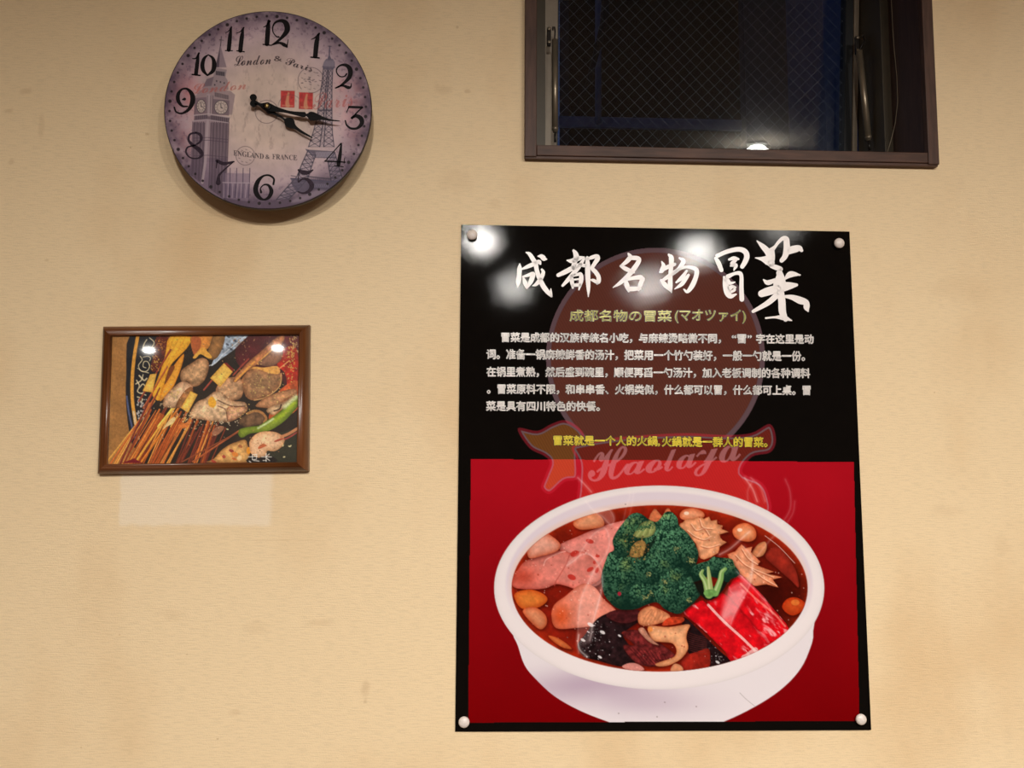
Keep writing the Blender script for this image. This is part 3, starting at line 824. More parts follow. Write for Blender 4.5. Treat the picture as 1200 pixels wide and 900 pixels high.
# crab sticks
def stick(pts, idn, ax, seed):
    blobs(pts, (206, 16, 26), idn, smooth=2, mott=(7, .22, seed), edge=(1.6, .8))
    m = C.id == idn
    u = C.X*ax[0]+C.Y*ax[1]; v = -C.X*ax[1]+C.Y*ax[0]
    n1 = vnoise(v*1.6, u*.55, 7, seed, 3); n2 = vnoise(C.X, C.Y, 22, seed+2)
    w = np.clip((n1-.58)*7, 0, 1)*np.clip((n2-.36)*4, 0, 1)*.85
    C.rgb = np.where(m[..., None], C.rgb*(1-w[..., None])+np.array([240, 170, 172])*w[..., None], C.rgb)
d45 = (.70, .71)
stick(A7([(1000, 90), (1040, 68), (1090, 110), (1170, 190), (1200, 230), (1260, 300), (1330, 400), (1240, 470), (1200, 500), (1080, 330), (960, 200)]), 13, d45, 3)
stick(A7([(842, 250), (870, 215), (935, 175), (1000, 230), (1090, 330), (1200, 460), (1260, 450), (1150, 530), (1120, 520), (1000, 400)]), 13, d45, 4)
stick(A7([(712, 300), (722, 268), (800, 222), (832, 228), (900, 300), (990, 380), (1132, 522), (1050, 560), (985, 582), (950, 520), (900, 470), (820, 390)]), 12, d45, 5)
C.stroke(A7([(850, 245), (940, 340), (1050, 440), (1132, 520)]), 3.0, (250, 214, 208), .75, **K)
C.stroke(A7([(1125, 510), (1080, 545), (1060, 555)]), 7, (232, 200, 196), .75, **K)
C.stroke(A7([(1040, 120), (1120, 200), (1240, 300), (1300, 370)]), 2.2, (240, 150, 130), .6, **K)
# grain and oily glints of the food photograph
gr = 1+.15*(vnoise(C.X, C.Y, 2.6, 11, 2)-.5)
C.rgb = np.where(inn[..., None] > .5, np.clip(C.rgb*gr[..., None], 0, 255), C.rgb)
gxy = np.stack([rng.uniform(602, 944, 260), rng.uniform(595, 785, 260)], 1)
gl = ((C.id == 5) | (C.id == 8) | (C.id == 10) | (C.id == 11) | (C.id == 4)).astype(float)
C.dots(gxy, rng.uniform(.3, .8, 260), [(248, 214, 196)]*260, clip=gl*inn, alpha=.55)
C.dots(rng.uniform((602, 595), (944, 785), (160, 2)), rng.uniform(.4, 1.2, 160), [(150, 40, 26)]*160, clip=gl*inn, alpha=.5)
# broccoli
def floret(outline, lobes, idn, n, seed, stems=()):
    blobs(outline, (15, 40, 30), idn, smooth=3, soft=1.0)
    mk = (C.id == idn).astype(float)
    r = np.random.default_rng(seed)
    O = np.array(outline)
    lo, hi = O.min(0), O.max(0)
    xy = r.uniform(lo, hi, (n, 2)); xy = xy[np.argsort(r.random(n))]
    best = np.zeros(n); near = np.full(n, 9.0)
    for lx, ly, lr, br in lobes:
        dx, dy = (xy[:, 0]-lx)/lr, (xy[:, 1]-ly)/lr; d2 = dx*dx+dy*dy
        b = br*(.10+.95*np.clip(np.sqrt(np.clip(1.15-d2, 0, 2))*.60 - dx*.20 - dy*.42 - .08, 0, 1.2))
        use = d2 < near; best = np.where(use, b, best); near = np.minimum(near, d2)
    best *= r.uniform(.3, 1.7, n)
    yell = np.clip(vnoise(xy[:, 0], xy[:, 1], 15, seed)*2.2-1.15, 0, 1)
    hi_c = np.array([80, 130, 96]); hy = np.array([160, 172, 92]); lo_c = np.array([12, 36, 28])
    col = []
    for b, y in zip(np.clip(best, 0, 1.2), yell):
        h = hi_c*(1-y)+hy*y
        col.append(np.clip(lo_c*(1-b)+h*b, 0, 255))
    o = np.argsort(best)
    C.dots(xy[o], r.uniform(.55, 1.25, n), [col[i] for i in o], clip=mk)
big = A6([(148, 590), (160, 520), (180, 460), (200, 410), (238, 385), (228, 320), (262, 250), (300, 200), (345, 145), (400, 125), (450, 148), (480, 172), (530, 190), (560, 170), (600, 122), (640, 120), (680, 160), (695, 215), (750, 265), (790, 320), (822, 380), (830, 430), (805, 520), (790, 570), (830, 640), (850, 690), (810, 745), (760, 790), (700, 835), (640, 825), (590, 800), (540, 755), (470, 770), (400, 800), (330, 808), (260, 798), (200, 745), (165, 690)])
L6 = lambda x, y, r, b: (680+x/6, 580+y/6, r/6, b)
floret(big, [L6(340, 230, 130, .8), L6(290, 370, 90, .6), L6(620, 190, 100, 1.05), L6(640, 360, 180, .9), L6(760, 400, 100, .75), L6(300, 560, 150, .75), L6(220, 500, 90, .85), L6(420, 560, 130, .6), L6(560, 500, 130, .7),
             L6(260, 690, 120, .5), L6(430, 690, 110, .75), L6(640, 600, 120, .7), L6(620, 700, 120, .75), L6(740, 690, 110, .75), L6(690, 790, 80, .5), L6(540, 320, 60, 1.1)], 14, 6800, 3)
bc = (C.id == 14).astype(float)
C.poly(A6([(375, 280), (430, 200), (500, 180), (528, 220), (520, 270), (470, 300), (410, 300)]), (142, 150, 88), 14, mott=(4, .25, 3), edge=(2.5, .7), clip=bc)
C.poly(A6([(345, 420), (380, 340), (440, 320), (468, 370), (440, 430), (380, 440)]), (156, 118, 66), 14, mott=(3, .3, 5), edge=(2, .7), clip=bc)
C.poly(A6([(440, 440), (470, 340), (500, 330), (520, 290), (535, 300), (480, 400)]), (14, 26, 20), 14, clip=bc, alpha=.8)
for i in range(5): C.stroke(A6([(395+i*22, 292-i*2), (430+i*17, 250-i*6), (470+i*9, 210-i*3)]), .8, (92, 112, 62) if i % 2 else (186, 190, 130), .6, clip=bc)
C.dots(rng.normal((680+405/6, 580+375/6), (6, 7), (90, 2)), rng.uniform(.4, 1.0, 90), [np.array(c_) for c_ in rng.choice(np.array([(96, 70, 40), (176, 140, 78), (60, 84, 50), (150, 120, 60)]), 90)], clip=bc, alpha=.9)
for i in range(7): C.dots(rng.normal((680+(360+i*24)/6, 580+(235-i*4)/6), 2.2, (22, 2)), rng.uniform(.4, .9, 22), [np.array((52, 92, 62))*k_ for k_ in rng.uniform(.5, 1.5, 22)], clip=bc, alpha=.8)
for x, y in ((480, 560), (680, 380), (770, 460), (790, 470), (590, 610), (490, 690), (765, 740), (450, 720)):
    C.dots(rng.normal((680+x/6, 580+y/6), 1.7, (16, 2)), rng.uniform(.4, .9, 16), [np.array((158, 158, 100))*k_ for k_ in rng.uniform(.6, 1.1, 16)], clip=bc, alpha=.85)
C.ell(680+275/6, 580+695/6, 2.2, 2.4, (150, 34, 52), clip=bc)
small = A6([(775, 545), (800, 500), (850, 478), (900, 462), (935, 436), (1000, 442), (1065, 452), (1085, 495), (1120, 545), (1100, 575), (1060, 590), (1040, 615), (1000, 600), (960, 585), (920, 575), (880, 580), (840, 600), (800, 610), (785, 580)])
blobs(A6([(800, 590), (830, 560), (880, 640), (950, 640), (1010, 590), (1040, 610), (960, 720), (880, 735), (820, 660)]), (20, 22, 16), 15, smooth=2)
floret(small, [L6(850, 520, 70, .6), L6(940, 490, 80, .7), L6(1040, 510, 80, .75)], 16, 900, 8)
for st, c in ((((862, 530, 16), (850, 560, 30), (880, 610, 40), (905, 700, 58)), (126, 158, 88)), (((900, 510, 16), (905, 560, 26), (915, 660, 40)), (150, 168, 100)), (((1020, 520, 24), (995, 545, 34), (985, 600, 40), (950, 690, 48)), (118, 158, 86))):
    C.stroke([(680+x/6, 580+y/6, w/6) for x, y, w in st], 1, c, 1, 1.2, idn=15, clip=inn)
    C.stroke([(680+x/6-1.2, 580+y/6, w/20) for x, y, w in st], 1, (206, 218, 168), .6, 1.5, clip=inn)
C.ell(680+915/6, 580+690/6, 8, 4.5, (104, 150, 80), idn=15, clip=inn, mott=(3, .2, 3))
C.id[C.id == 16] = 15
# steam printed over the dish
def steam(pts, a=.5, w=1.6):
    C.stroke(pts, w*2.2, (255, 236, 234), a*.34, 4.5)
    C.stroke(pts, w*.8, (255, 242, 240), a*.55, 1.8)
def veil(pts, a): C.poly(pts, (255, 232, 230), 0, smooth=5, soft=5, alpha=a)
veil(A1([(640, 900), (650, 790), (690, 690), (740, 600), (790, 640), (795, 740), (770, 840), (740, 900), (735, 1000), (700, 1060), (660, 1060)]), .18)
steam(A1([(570, 560), (620, 525), (660, 492), (710, 490), (755, 530), (790, 600), (795, 690), (770, 800), (735, 930), (725, 1000), (715, 1040)]), .50)
steam(A1([(645, 1120), (640, 1010), (645, 880), (665, 760), (710, 660), (760, 570)]), .32, 1.3)
steam(A3([(645, 240), (640, 290), (655, 340), (700, 380)]), .75, 1.6)
steam(A1([(580, 540), (660, 470), (720, 380), (800, 320), (830, 350), (840, 430), (800, 520), (720, 620)]), .32, 1.2)
steam(A1([(640, 0), (690, 50), (725, 90)]), .5); steam(A1([(690, 150), (740, 210), (800, 250), (850, 300), (870, 260), (840, 205), (790, 210)]), .35, 1.3)
veil(A1([(740, 210), (800, 200), (860, 220), (870, 270), (840, 300), (790, 270)]), .22)
steam(A1([(930, 280), (950, 180), (970, 120), (960, 60)]), .22, 1.2); steam(A1([(960, 270), (985, 170), (995, 100)]), .2, 1.2)
veil(A2([(410, 900), (430, 760), (480, 690), (560, 650), (600, 600), (610, 560), (590, 680), (540, 780), (490, 860)]), .28)
veil(A4([(350, 110), (372, 40), (400, -20), (470, -30), (440, 60), (385, 150)]), .35)
steam(A2([(400, 490), (470, 450), (560, 370), (590, 345)]), .55, 1.8); steam(A2([(555, 440), (600, 500), (610, 560), (590, 690), (500, 860), (470, 940)]), .42, 1.5)
steam(A2([(640, 500), (720, 400), (760, 360)]), .3, 1.3); steam(A2([(510, 600), (600, 690), (700, 800), (740, 870)]), .45, 1.6)
steam(A2([(560, 0), (610, 70), (640, 150)]), .55, 1.6); steam(A2([(600, 0), (660, 60), (690, 150)]), .35, 1.5); steam(A2([(580, 140), (580, 80), (610, 20)]), .25, 1.2)
steam(A2([(820, 10), (850, 90), (850, 200), (800, 290)]), .28, 1.3); steam(A2([(880, 150), (870, 220), (830, 290)]), .25, 1.2)
C.stroke(A2([(690, 370), (780, 440), (880, 545)]), .8, (250, 236, 226), .6)
for x, y in ((665, 747), (733, 591), (725, 836), (770, 840), (779, 823), (816, 828)): C.ell(x, y, .8, .7, (120, 100, 100), alpha=.7)
C.stroke([(867, 812), (874, 819), (885, 828)], .7, (150, 140, 140), .6)
C.stroke([(p[0], p[1]) for p in [(548.6, 846), (700, 845.6)]], .5, (90, 10, 14), .0)

ph = C.emit(1, 'printed_photo', M_PRINT, poster, py_(.00012))
C.emit(2, 'printed_emblem', M_PRINT, poster, py_(.00012))
for idn, nm, lb in ((3, 'printed_bowl', 'white oval bowl in the picture'), (4, 'printed_broth', None), (5, 'printed_meat_slices', 'pink slices of meat'), *[(20+q_, 'printed_fish_ball', None) for q_ in range(8)], (29, 'printed_black_fungus', None),
                    (7, 'printed_red_slices', None), (8, 'printed_white_fungus', 'frilled pale fungus'), (9, 'printed_black_fungus', 'glossy black fungus'), (10, 'printed_dark_meat', None),
                    (11, 'printed_mushrooms', 'tan curled mushrooms'), (12, 'printed_crab_stick', 'nearer red crab stick'), (13, 'printed_crab_stick', 'red crab sticks behind'),
                    (14, 'printed_broccoli', 'large green broccoli heap'), (15, 'printed_broccoli', 'small broccoli floret on pale stems')):
    o = C.emit(idn, nm, M_PRINT, ph, py_(.00012))
    if o and lb: o['label'] = lb
del C

# writing on the poster
def line(parent_name, body, x0, x1, yt, yb, slope, m, off, back=.0, shear=0.0, par=None, z=.0003):
    V, T = letters(body, 0, shear)
    P = fit(V, x0+off, x1-off, yt+off, yb-off, slope)
    def fat(r, n):
        Q = [P]+[P+r*np.array([math.cos(k*2*math.pi/n), math.sin(k*2*math.pi/n)]) for k in range(n)]
        return np.concatenate(Q), [tuple(i+k*len(P) for i in t) for k in range(n+1) for t in T]
    Pf, Tf = fat(off, 4)
    o = flat_mesh(parent_name, Pf, Tf, m, par or poster, py_(z+.0001))
    if back:
        Pf, Tf = fat(off+back, 6)
        flat_mesh('ink_outline', Pf, Tf, M_TBACK, o, py_(z))
    return o
A = [[(172, 264, 12), (170, 310, 42), (165, 380, 42), (158, 450, 46), (148, 512, 8)],
     [(195, 318, 14), (255, 292, 34), (325, 262, 40), (375, 240, 36), (388, 262, 20)],
     [(240, 142, 10), (275, 160, 34), (312, 215, 42), (338, 262, 42), (352, 330, 40), (378, 412, 42), (420, 498, 46), (468, 562, 40), (503, 608, 12)],
     [(506, 606, 18), (500, 560, 20), (500, 525, 6)],
     [(366, 182, 12), (400, 184, 40), (430, 208, 44), (452, 214, 14)],
     [(404, 322, 18), (420, 355, 34), (392, 420, 40), (345, 478, 32), (308, 494, 8)],
     [(205, 398, 14), (255, 384, 28), (312, 366, 36), (306, 400, 44), (285, 455, 40), (248, 520, 12)], [(208, 405, 12), (228, 462, 40), (246, 515, 22)],
     [(740, 124, 24), (758, 150, 42), (768, 190, 52), (752, 240, 46), (735, 300, 40)], [(672, 226, 12), (722, 232, 42), (790, 206, 44), (850, 194, 16)],
     [(578, 382, 34), (650, 348, 44), (740, 302, 44), (800, 274, 34), (860, 282, 30)], [(852, 208, 20), (806, 278, 38), (742, 360, 42), (682, 430, 38), (624, 492, 22)],
     [(716, 392, 26), (722, 450, 38), (732, 516, 18)], [(730, 386, 26), (780, 376, 26), (816, 372, 32), (818, 440, 42), (796, 536, 12)], [(740, 430, 16), (790, 424, 16)], [(735, 488, 30), (805, 484, 30)],
     [(884, 198, 28), (888, 280, 46), (890, 400, 46), (896, 520, 34), (895, 610, 6)], [(880, 218, 16), (930, 196, 34), (985, 182, 36), (992, 210, 44), (960, 262, 36), (936, 308, 36), (972, 350, 40), (1002, 400, 40), (1002, 450, 40), (988, 474, 14)],
     [(990, 462, 26), (950, 438, 30), (914, 430, 8)]]
B = [[(238, 156, 18), (256, 190, 42), (222, 236, 40), (162, 284, 22)], [(262, 198, 40), (335, 205, 42), (346, 236, 42), (292, 320, 46), (222, 400, 42), (142, 470, 32), (76, 512, 6)],
     [(160, 286, 26), (215, 318, 40), (292, 350, 26)], [(204, 418, 18), (222, 490, 46), (240, 552, 18)], [(212, 430, 22), (300, 410, 36), (366, 406, 44), (388, 428, 36)], [(388, 420, 40), (364, 480, 42), (344, 538, 22)], [(240, 528, 44), (300, 526, 42), (356, 522, 32)],
     [(590, 240, 12), (608, 284, 38), (588, 336, 42), (570, 352, 14)], [(574, 346, 22), (640, 302, 36), (720, 268, 34), (728, 262, 16)], [(664, 166, 20), (690, 200, 46), (688, 290, 40), (680, 400, 40), (680, 500, 42), (692, 566, 8)],
     [(584, 436, 24), (626, 486, 44), (688, 552, 16)], [(590, 442, 22), (650, 402, 36), (720, 352, 34), (762, 318, 22)],
     [(776, 202, 16), (818, 232, 40), (782, 300, 38), (722, 362, 22), (708, 374, 10)], [(752, 330, 24), (836, 296, 26), (916, 304, 36), (956, 330, 42), (950, 400, 42), (912, 490, 46), (860, 556, 30), (822, 530, 10)],
     [(852, 338, 20), (800, 410, 38), (742, 458, 16)], [(872, 380, 24), (842, 420, 36), (796, 480, 36), (726, 528, 8)]]
CC = [[(72, 226, 26), (98, 272, 40), (126, 340, 34)], [(88, 202, 34), (180, 162, 36), (290, 140, 40), (352, 162, 46), (370, 210, 46), (350, 266, 42), (326, 306, 36)],
      [(200, 238, 18), (245, 226, 32), (288, 234, 18)], [(272, 238, 18), (232, 276, 38), (246, 292, 28)], [(212, 300, 10), (262, 294, 38), (246, 342, 8)],
      [(152, 406, 18), (166, 480, 48), (186, 556, 56), (216, 590, 40), (266, 572, 14)], [(188, 402, 38), (250, 374, 26), (300, 370, 34), (318, 402, 32), (318, 500, 36), (322, 620, 40)],
      [(176, 440, 50), (210, 465, 30), (256, 455, 8)], [(190, 520, 50), (230, 500, 30), (262, 505, 14)], [(244, 500, 14), (252, 530, 22), (214, 552, 20)],
      [(468, 60, 8), (522, 112, 42), (572, 166, 56), (602, 230, 66), (592, 285, 40)], [(452, 222, 6), (512, 232, 34), (572, 246, 84), (600, 270, 66)],
      [(606, 150, 46), (640, 116, 26), (672, 74, 26), (712, 38, 34), (746, 42, 48), (752, 84, 52), (752, 150, 56), (734, 210, 46), (704, 248, 36)], [(752, 160, 60), (822, 140, 62), (872, 132, 52), (896, 152, 26)],
      [(612, 150, 40), (606, 220, 60), (602, 285, 50)], [(606, 300, 34), (660, 318, 44), (702, 330, 26), (668, 362, 26), (692, 400, 52)],
      [(530, 432, 10), (572, 460, 42), (650, 432, 28)], [(690, 350, 30), (690, 420, 84), (684, 490, 110), (690, 545, 64)], [(735, 424, 16), (792, 380, 52), (885, 386, 6)], [(690, 505, 92), (780, 490, 62), (846, 482, 26)],
      [(512, 566, 60), (570, 545, 70), (660, 520, 70)], [(660, 580, 50), (566, 658, 44), (430, 736, 26)], [(690, 540, 62), (706, 640, 62), (712, 740, 62), (742, 812, 40)], [(552, 800, 14), (640, 792, 18), (724, 796, 44), (800, 824, 8)],
      [(724, 592, 18), (800, 600, 42), (880, 630, 62), (938, 652, 50), (944, 700, 50), (958, 736, 10)]]
CHARS = [(A[:8], 590, 280, 9), (A[8:], 590, 280, 9), (B[:7], 710, 280, 9), (B[7:], 710, 280, 9), (CC[:10], 830, 275, 8.185), (CC[10:], 830, 275, 8.185)]
for st, ox, oy, kx in CHARS:
    V, T = brush([[(x, y, w*1.09+.25) for x, y, w in s_] for s_ in crop(st, ox, oy, kx)])
    flat_mesh('title_character', V, T, M_TWHITE, poster, py_(.0005))
line('subtitle_text', '成都名物の冒菜', 667.5, 787, 363, 376.5, .6, M_TYELL, .2, .6)
line('subtitle_text', '(マオツァイ)', 791, 874, 362.5, 378.5, .6, M_TYELL, .2, .6)
BODY = [('冒菜是成都的汉族传统名小吃，与麻辣烫略微不同，', 587.5, 845, 389.3, 401.3, 1.4), ('“冒”', 857.5, 881, 391.5, 402.5, .1), ('字在这里是动', 886, 953.5, 391.2, 402.7, .4),
        ('词。准备一锅麻辣鲜香的汤汁，把菜用一个竹勺装好，一般一勺就是一份。', 570, 943.5, 408.8, 421.4, 2.3),
        ('在锅里煮熟，然后盛到碗里，顺便再舀一勺汤汁，加入老板调制的各种调料', 570, 949.5, 429.5, 441.8, 1.8),
        ('。冒菜原料不限，和串串香、火锅类似，什么都可以冒，什么都可上桌。冒', 570.5, 950, 449.8, 462, 1.6),
        ('菜是具有四川特色的快餐。', 569.5, 703, 469.7, 481.8, .4)]
for b in BODY: line('paragraph_text', *b, M_TBODY, .42, .4)
line('slogan_text', '冒菜就是一个人的火鍋,', 648.5, 773.5, 510, 522.5, .8, M_TGOLD, .42, .6)
line('slogan_text', '火鍋就是一群人的冒菜。', 775.5, 899.5, 511.2, 523.5, .8, M_TGOLD, .42, .6)

# push pins through the corners
for px, py, lb in ((553.2, 275.2, 'white round push pin in the top left corner of the poster'), (983.4, 285, 'white round push pin in the top right corner of the poster'),
                   (543.8, 846.2, 'white round push pin in the bottom left corner of the poster'), (1009, 843, 'white round push pin in the bottom right corner of the poster')):
    b0 = float(bow(px, py))
    p = on_plane(px, py, -b0-.006)
    e = empty('push_pin', (p[0], -b0, p[2]), lb, 'push pin', 'push pins holding the poster')
    R_ = .0082
    prof = [(.0045, -.0006), (.0048, -.0016)]+[(R_*math.sin(a), -.0016-.0046+.0046*math.cos(a)*1.0) for a in (.75, .95, 1.2, 1.45, 1.7, 1.95, 2.2, 2.5, 2.8, 3.05)]
    Geo().lathe((p[0], -b0, p[2]), prof, 28).build('head', M_PIN, e, True)
    Geo().tube([(p[0], -b0-.0008, p[2]), (p[0], .006, p[2])], .0006, 8).build('needle', M_STAY, e)

# ------------------------------------------------------------------ framed picture of skewers
FO = np.array([(119, 382), (361.7, 380.2), (360.2, 552.4), (112.4, 555.6)], float)
FI = np.array([(130.2, 393.4), (350.4, 392.3), (347.6, 541.4), (125.0, 543.8)], float)
pic = empty('picture_frame', tuple(on_plane(236, 555, 0)), 'small brown wooden frame with a picture of food skewers, hanging left of the poster', 'picture frame')
PROF = [(0, -.0006), (0, -.0105), (.10, -.0135), (.26, -.0160), (.46, -.0172), (.62, -.0160), (.70, -.0148), (.78, -.0150), (.88, -.0138), (.97, -.0115), (1, -.0098), (1, -.0045), (.9, -.0035), (.8, -.0006)]
OUT = [on_plane(*FO[i], -.016) for i in range(4)]; INN = [on_plane(*FI[i], -.0098) for i in range(4)]
for i in range(4):
    j = (i+1) % 4; vs = []; fs = []
    for k in (i, j):
        for s, y in PROF:
            p = OUT[k]*(1-s)+INN[k]*s; vs.append((p[0], y, p[2]))
    n = len(PROF)
    for q in range(n): fs.append((q, (q+1) % n, n+(q+1) % n, n+q))
    fs.append(tuple(range(n))); fs.append(tuple(range(2*n-1, n-1, -1)))
    mesh('frame_rail', vs, fs, M_FRAMEW if i in (0, 2) else M_FRAMEV, pic, True)
def quadslab(name, y0, y1, m, grow=.0):
    c = sum(INN)/4
    a = [(p+(p-c)*grow) for p in INN]
    vs = [(p[0], y0, p[2]) for p in a]+[(p[0], y1, p[2]) for p in a]
    return mesh(name, vs, [(0, 1, 2, 3), (7, 6, 5, 4), (0, 4, 5, 1), (1, 5, 6, 2), (2, 6, 7, 3), (3, 7, 4, 0)], m, pic)
quadslab('backing_board', -.0012, -.0040, M_BOARD, .02)
quadslab('cover_sheet', -.0066, -.0076, M_COVER, .006)

S = Canvas(122, 389, 354, 548, 2.2, 9)
G1 = lambda pts: [(100+x/4.4444, 370+y/4.4444) for x, y in pts]
G2 = lambda pts: [(240+x/9.6, 470+y/9.6) for x, y in pts]
G3 = lambda pts: [(240+x/9.6, 385+y/9.6) for x, y in pts]
G4 = lambda pts: [(120+x/9.2308, 385+y/9.2308) for x, y in pts]
G5 = lambda pts: [(110+x/8.889, 465+y/8.889) for x, y in pts]
S.rgb[:] = (38, 30, 26); S.id[:] = 1
S.rgb *= (1+.5*(vnoise(S.X, S.Y, 16, 3)-.5))[..., None]
# wooden table at the left
S.poly(G1([(100, 90), (250, 90), (225, 250), (215, 420), (235, 560), (262, 690), (240, 790), (90, 790)]), (158, 112, 64), 1, smooth=3, mott=(14, .14, 4))
# plate rim
S.poly(G1([(238, 90), (450, 90), (420, 300), (330, 560), (260, 690), (228, 600), (212, 450), (214, 300)]), (26, 28, 36), 2, smooth=3)
S.stroke(G1([(216, 420), (226, 500), (246, 590), (266, 660)]), 2.0, (98, 112, 160), .7)
S.stroke(G1([(275, 95), (254, 220), (244, 340), (246, 450), (262, 560)]), 4.0, (214, 152, 62), idn=2)
S.stroke(G1([(252, 500), (264, 580), (278, 640)]), 2.5, (214, 196, 170), .8)
cream = (222, 206, 170)
for p, w in (([(480, 120), (450, 170), (440, 230), (470, 260), (510, 250), (530, 210), (560, 150), (510, 100)], 11), ([(410, 300), (430, 340), (390, 400), (420, 460), (480, 460), (510, 410), (490, 360), (450, 360), (440, 410), (470, 425)], 10),
             ([(380, 430), (430, 460), (500, 480)], 8), ([(440, 310), (490, 300), (520, 320), (510, 350)], 8), ([(400, 510), (450, 560), (480, 540)], 16), ([(370, 560), (400, 620), (380, 680), (430, 700), (470, 650), (440, 600), (400, 640)], 13),
             ([(360, 600), (420, 560), (440, 500)], 12), ([(380, 740), (430, 760), (420, 800)], 14), ([(420, 700), (470, 720)], 12)):
    S.stroke(G4(p), w/9.23, cream, .9, idn=2)
rr = np.random.default_rng(21)
S.dots(np.stack([rr.uniform(160, 172, 40), rr.uniform(468, 492, 40)], 1), rr.uniform(.5, 1.4, 40), [(206, 200, 196)]*40, alpha=.8)
# red crumbs and dark sauce behind
S.poly(G4([(590, 85), (740, 85), (690, 250), (620, 400), (560, 470), (520, 430), (560, 250)]), (92, 36, 26), 35, mott=(3, .4, 2))
S.poly(G1([(840, 95), (1110, 95), (1110, 420), (1060, 420), (1000, 300), (830, 280), (780, 200)]), (82, 30, 34), 3, mott=(12, .35, 6))
S.poly(G1([(1010, 190), (1100, 170), (1110, 420), (1060, 400), (1040, 300), (1000, 260)]), (168, 40, 24), 3, mott=(6, .3, 3))
S.poly(G1([(1020, 380), (1110, 340), (1110, 480), (960, 560), (980, 450)]), (186, 84, 44), 3, mott=(5, .3, 5))
S.poly(G2([(760, 380), (1040, 300), (1040, 700), (560, 700), (700, 540)]), (46, 46, 36), 36, smooth=1)
# silver tray
S.poly(G1([(715, 90), (845, 95), (810, 140), (770, 180), (700, 230), (655, 262), (690, 190), (718, 150)]), (150, 162, 180), 4, mott=(4, .35, 3), smooth=3)
S.stroke(G1([(640, 262), (680, 245), (720, 200), (840, 100)]), 1.0, (216, 220, 226), .8)
for x, y in ((745, 110), (780, 130), (740, 150), (710, 170), (760, 175)): S.ell(100+x/4.444, 370+y/4.444, 2.2, 1.2, (58, 62, 74), .6, alpha=.8)
# yellow strips
S.poly(G4([(730, 85), (960, 85), (930, 190), (860, 270), (800, 330), (740, 400), (680, 560), (640, 740), (600, 780), (550, 740), (545, 680), (620, 480), (680, 280)]), (232, 176, 58), 5, smooth=3, mott=(6, .12, 2), edge=(2.5, (.9, .78, .55)))
S.poly(G4([(880, 270), (860, 400), (800, 560), (760, 640), (660, 760), (620, 780), (640, 660), (700, 560), (760, 420)]), (226, 164, 60), 5, smooth=3, mott=(5, .12, 2), edge=(2, (.9, .72, .5)))
for p in ([(900, 90), (800, 260), (700, 420), (620, 620)], [(840, 90), (740, 270), (650, 520)], [(780, 90), (700, 280)], [(880, 130), (780, 330)]): S.stroke(G4(p), .9, (196, 128, 36), .55)
S.poly(G4([(720, 430), (770, 400), (780, 430), (720, 540), (680, 590)]), (120, 62, 26), 5)
# orange piece and brown roll at the top
S.poly(G1([(556, 90), (672, 90), (668, 120), (640, 170), (590, 200), (556, 180)]), (206, 134, 62), 6, mott=(7, .2, 4), smooth=3, edge=(2, .75))
S.poly(G4([(970, 85), (1060, 100), (1060, 200), (1000, 290), (968, 210)]), (172, 92, 52), 6, smooth=3)
S.poly(G1([(672, 95), (725, 90), (720, 150), (690, 215), (655, 230), (630, 210), (650, 150)]), (158, 112, 66), 6, mott=(5, .2, 4), edge=(3, .6), smooth=3)
S.poly(G1([(560, 215), (610, 165), (635, 185), (660, 215), (640, 222), (600, 200), (575, 222)]), (222, 164, 70), 6, smooth=3)
# skewers
def sk(x0, y0, x1, y1, w, col, al=1.0):
    c = np.array(col)
    S.stroke([(x0, y0), (x1, y1)], w, c, al, idn=7, smooth=1)
    S.stroke([(x0-w*.22, y0-w*.12), (x1-w*.22, y1-w*.12)], w*.35, np.clip(c*1.3+12, 0, 255), .7, smooth=1)
r7 = np.random.default_rng(12)
for i in range(74):
    u = r7.random()
    xb = 128+u*118+r7.normal(0, 2); yb = 548
    xt = 168+u**.9*92+r7.normal(0, 3); yt = 476+u*26+r7.normal(0, 5)
    f = .86+.2*r7.random()
    pal = [(150, 70, 28), (178, 96, 40), (196, 128, 58), (120, 48, 28), (94, 36, 26), (206, 152, 78)]
    wts = np.array([.25, .22, .16, .16, .1, .11]) if u < .6 else np.array([.2, .08, .04, .3, .36, .02])
    sk(xb, yb, xb+(xt-xb)*f, yb+(yt-yb)*f, r7.uniform(1.0, 2.3), pal[r7.choice(6, p=wts/wts.sum())])
for x0, y0, x1, y1, w, c in ((126, 541, 181, 470, 2.2, (196, 140, 66)), (130, 543, 184, 462, 2.0, (176, 92, 44)), (141, 543, 178, 462, 2.0, (108, 40, 34)), (146, 541, 187, 455, 1.8, (122, 52, 34)), (160, 540, 206, 472, 2.4, (206, 146, 58)),
                             (166, 541, 215, 470, 2.6, (188, 106, 36)), (163, 470, 200, 410, 2.2, (128, 52, 34)), (168, 478, 196, 430, 1.8, (160, 78, 44)), (226, 541, 280, 505, 2.0, (150, 76, 42)), (214, 541, 278, 507, 1.6, (120, 60, 36)),
                             (186, 500, 205, 476, 4.0, (222, 168, 76)), (200, 500, 208, 488, 1.6, (206, 152, 70)), (239, 457, 249, 445, 2.0, (142, 62, 48)), (223, 455, 237, 420, 2.0, (150, 78, 48))):
    sk(x0, y0, x1, y1, w, c)
S.poly(G5([(280, 690), (360, 665), (420, 640), (500, 690)]), (112, 24, 34), 37, smooth=1)
S.poly(G5([(720, 340), (760, 270), (830, 210), (850, 230), (820, 280), (760, 310)]), (226, 196, 140), 8, smooth=3)
S.poly(G5([(880, 290), (960, 270), (1000, 215), (1020, 230), (990, 300), (930, 330), (890, 320)]), (204, 118, 56), 8, smooth=3)
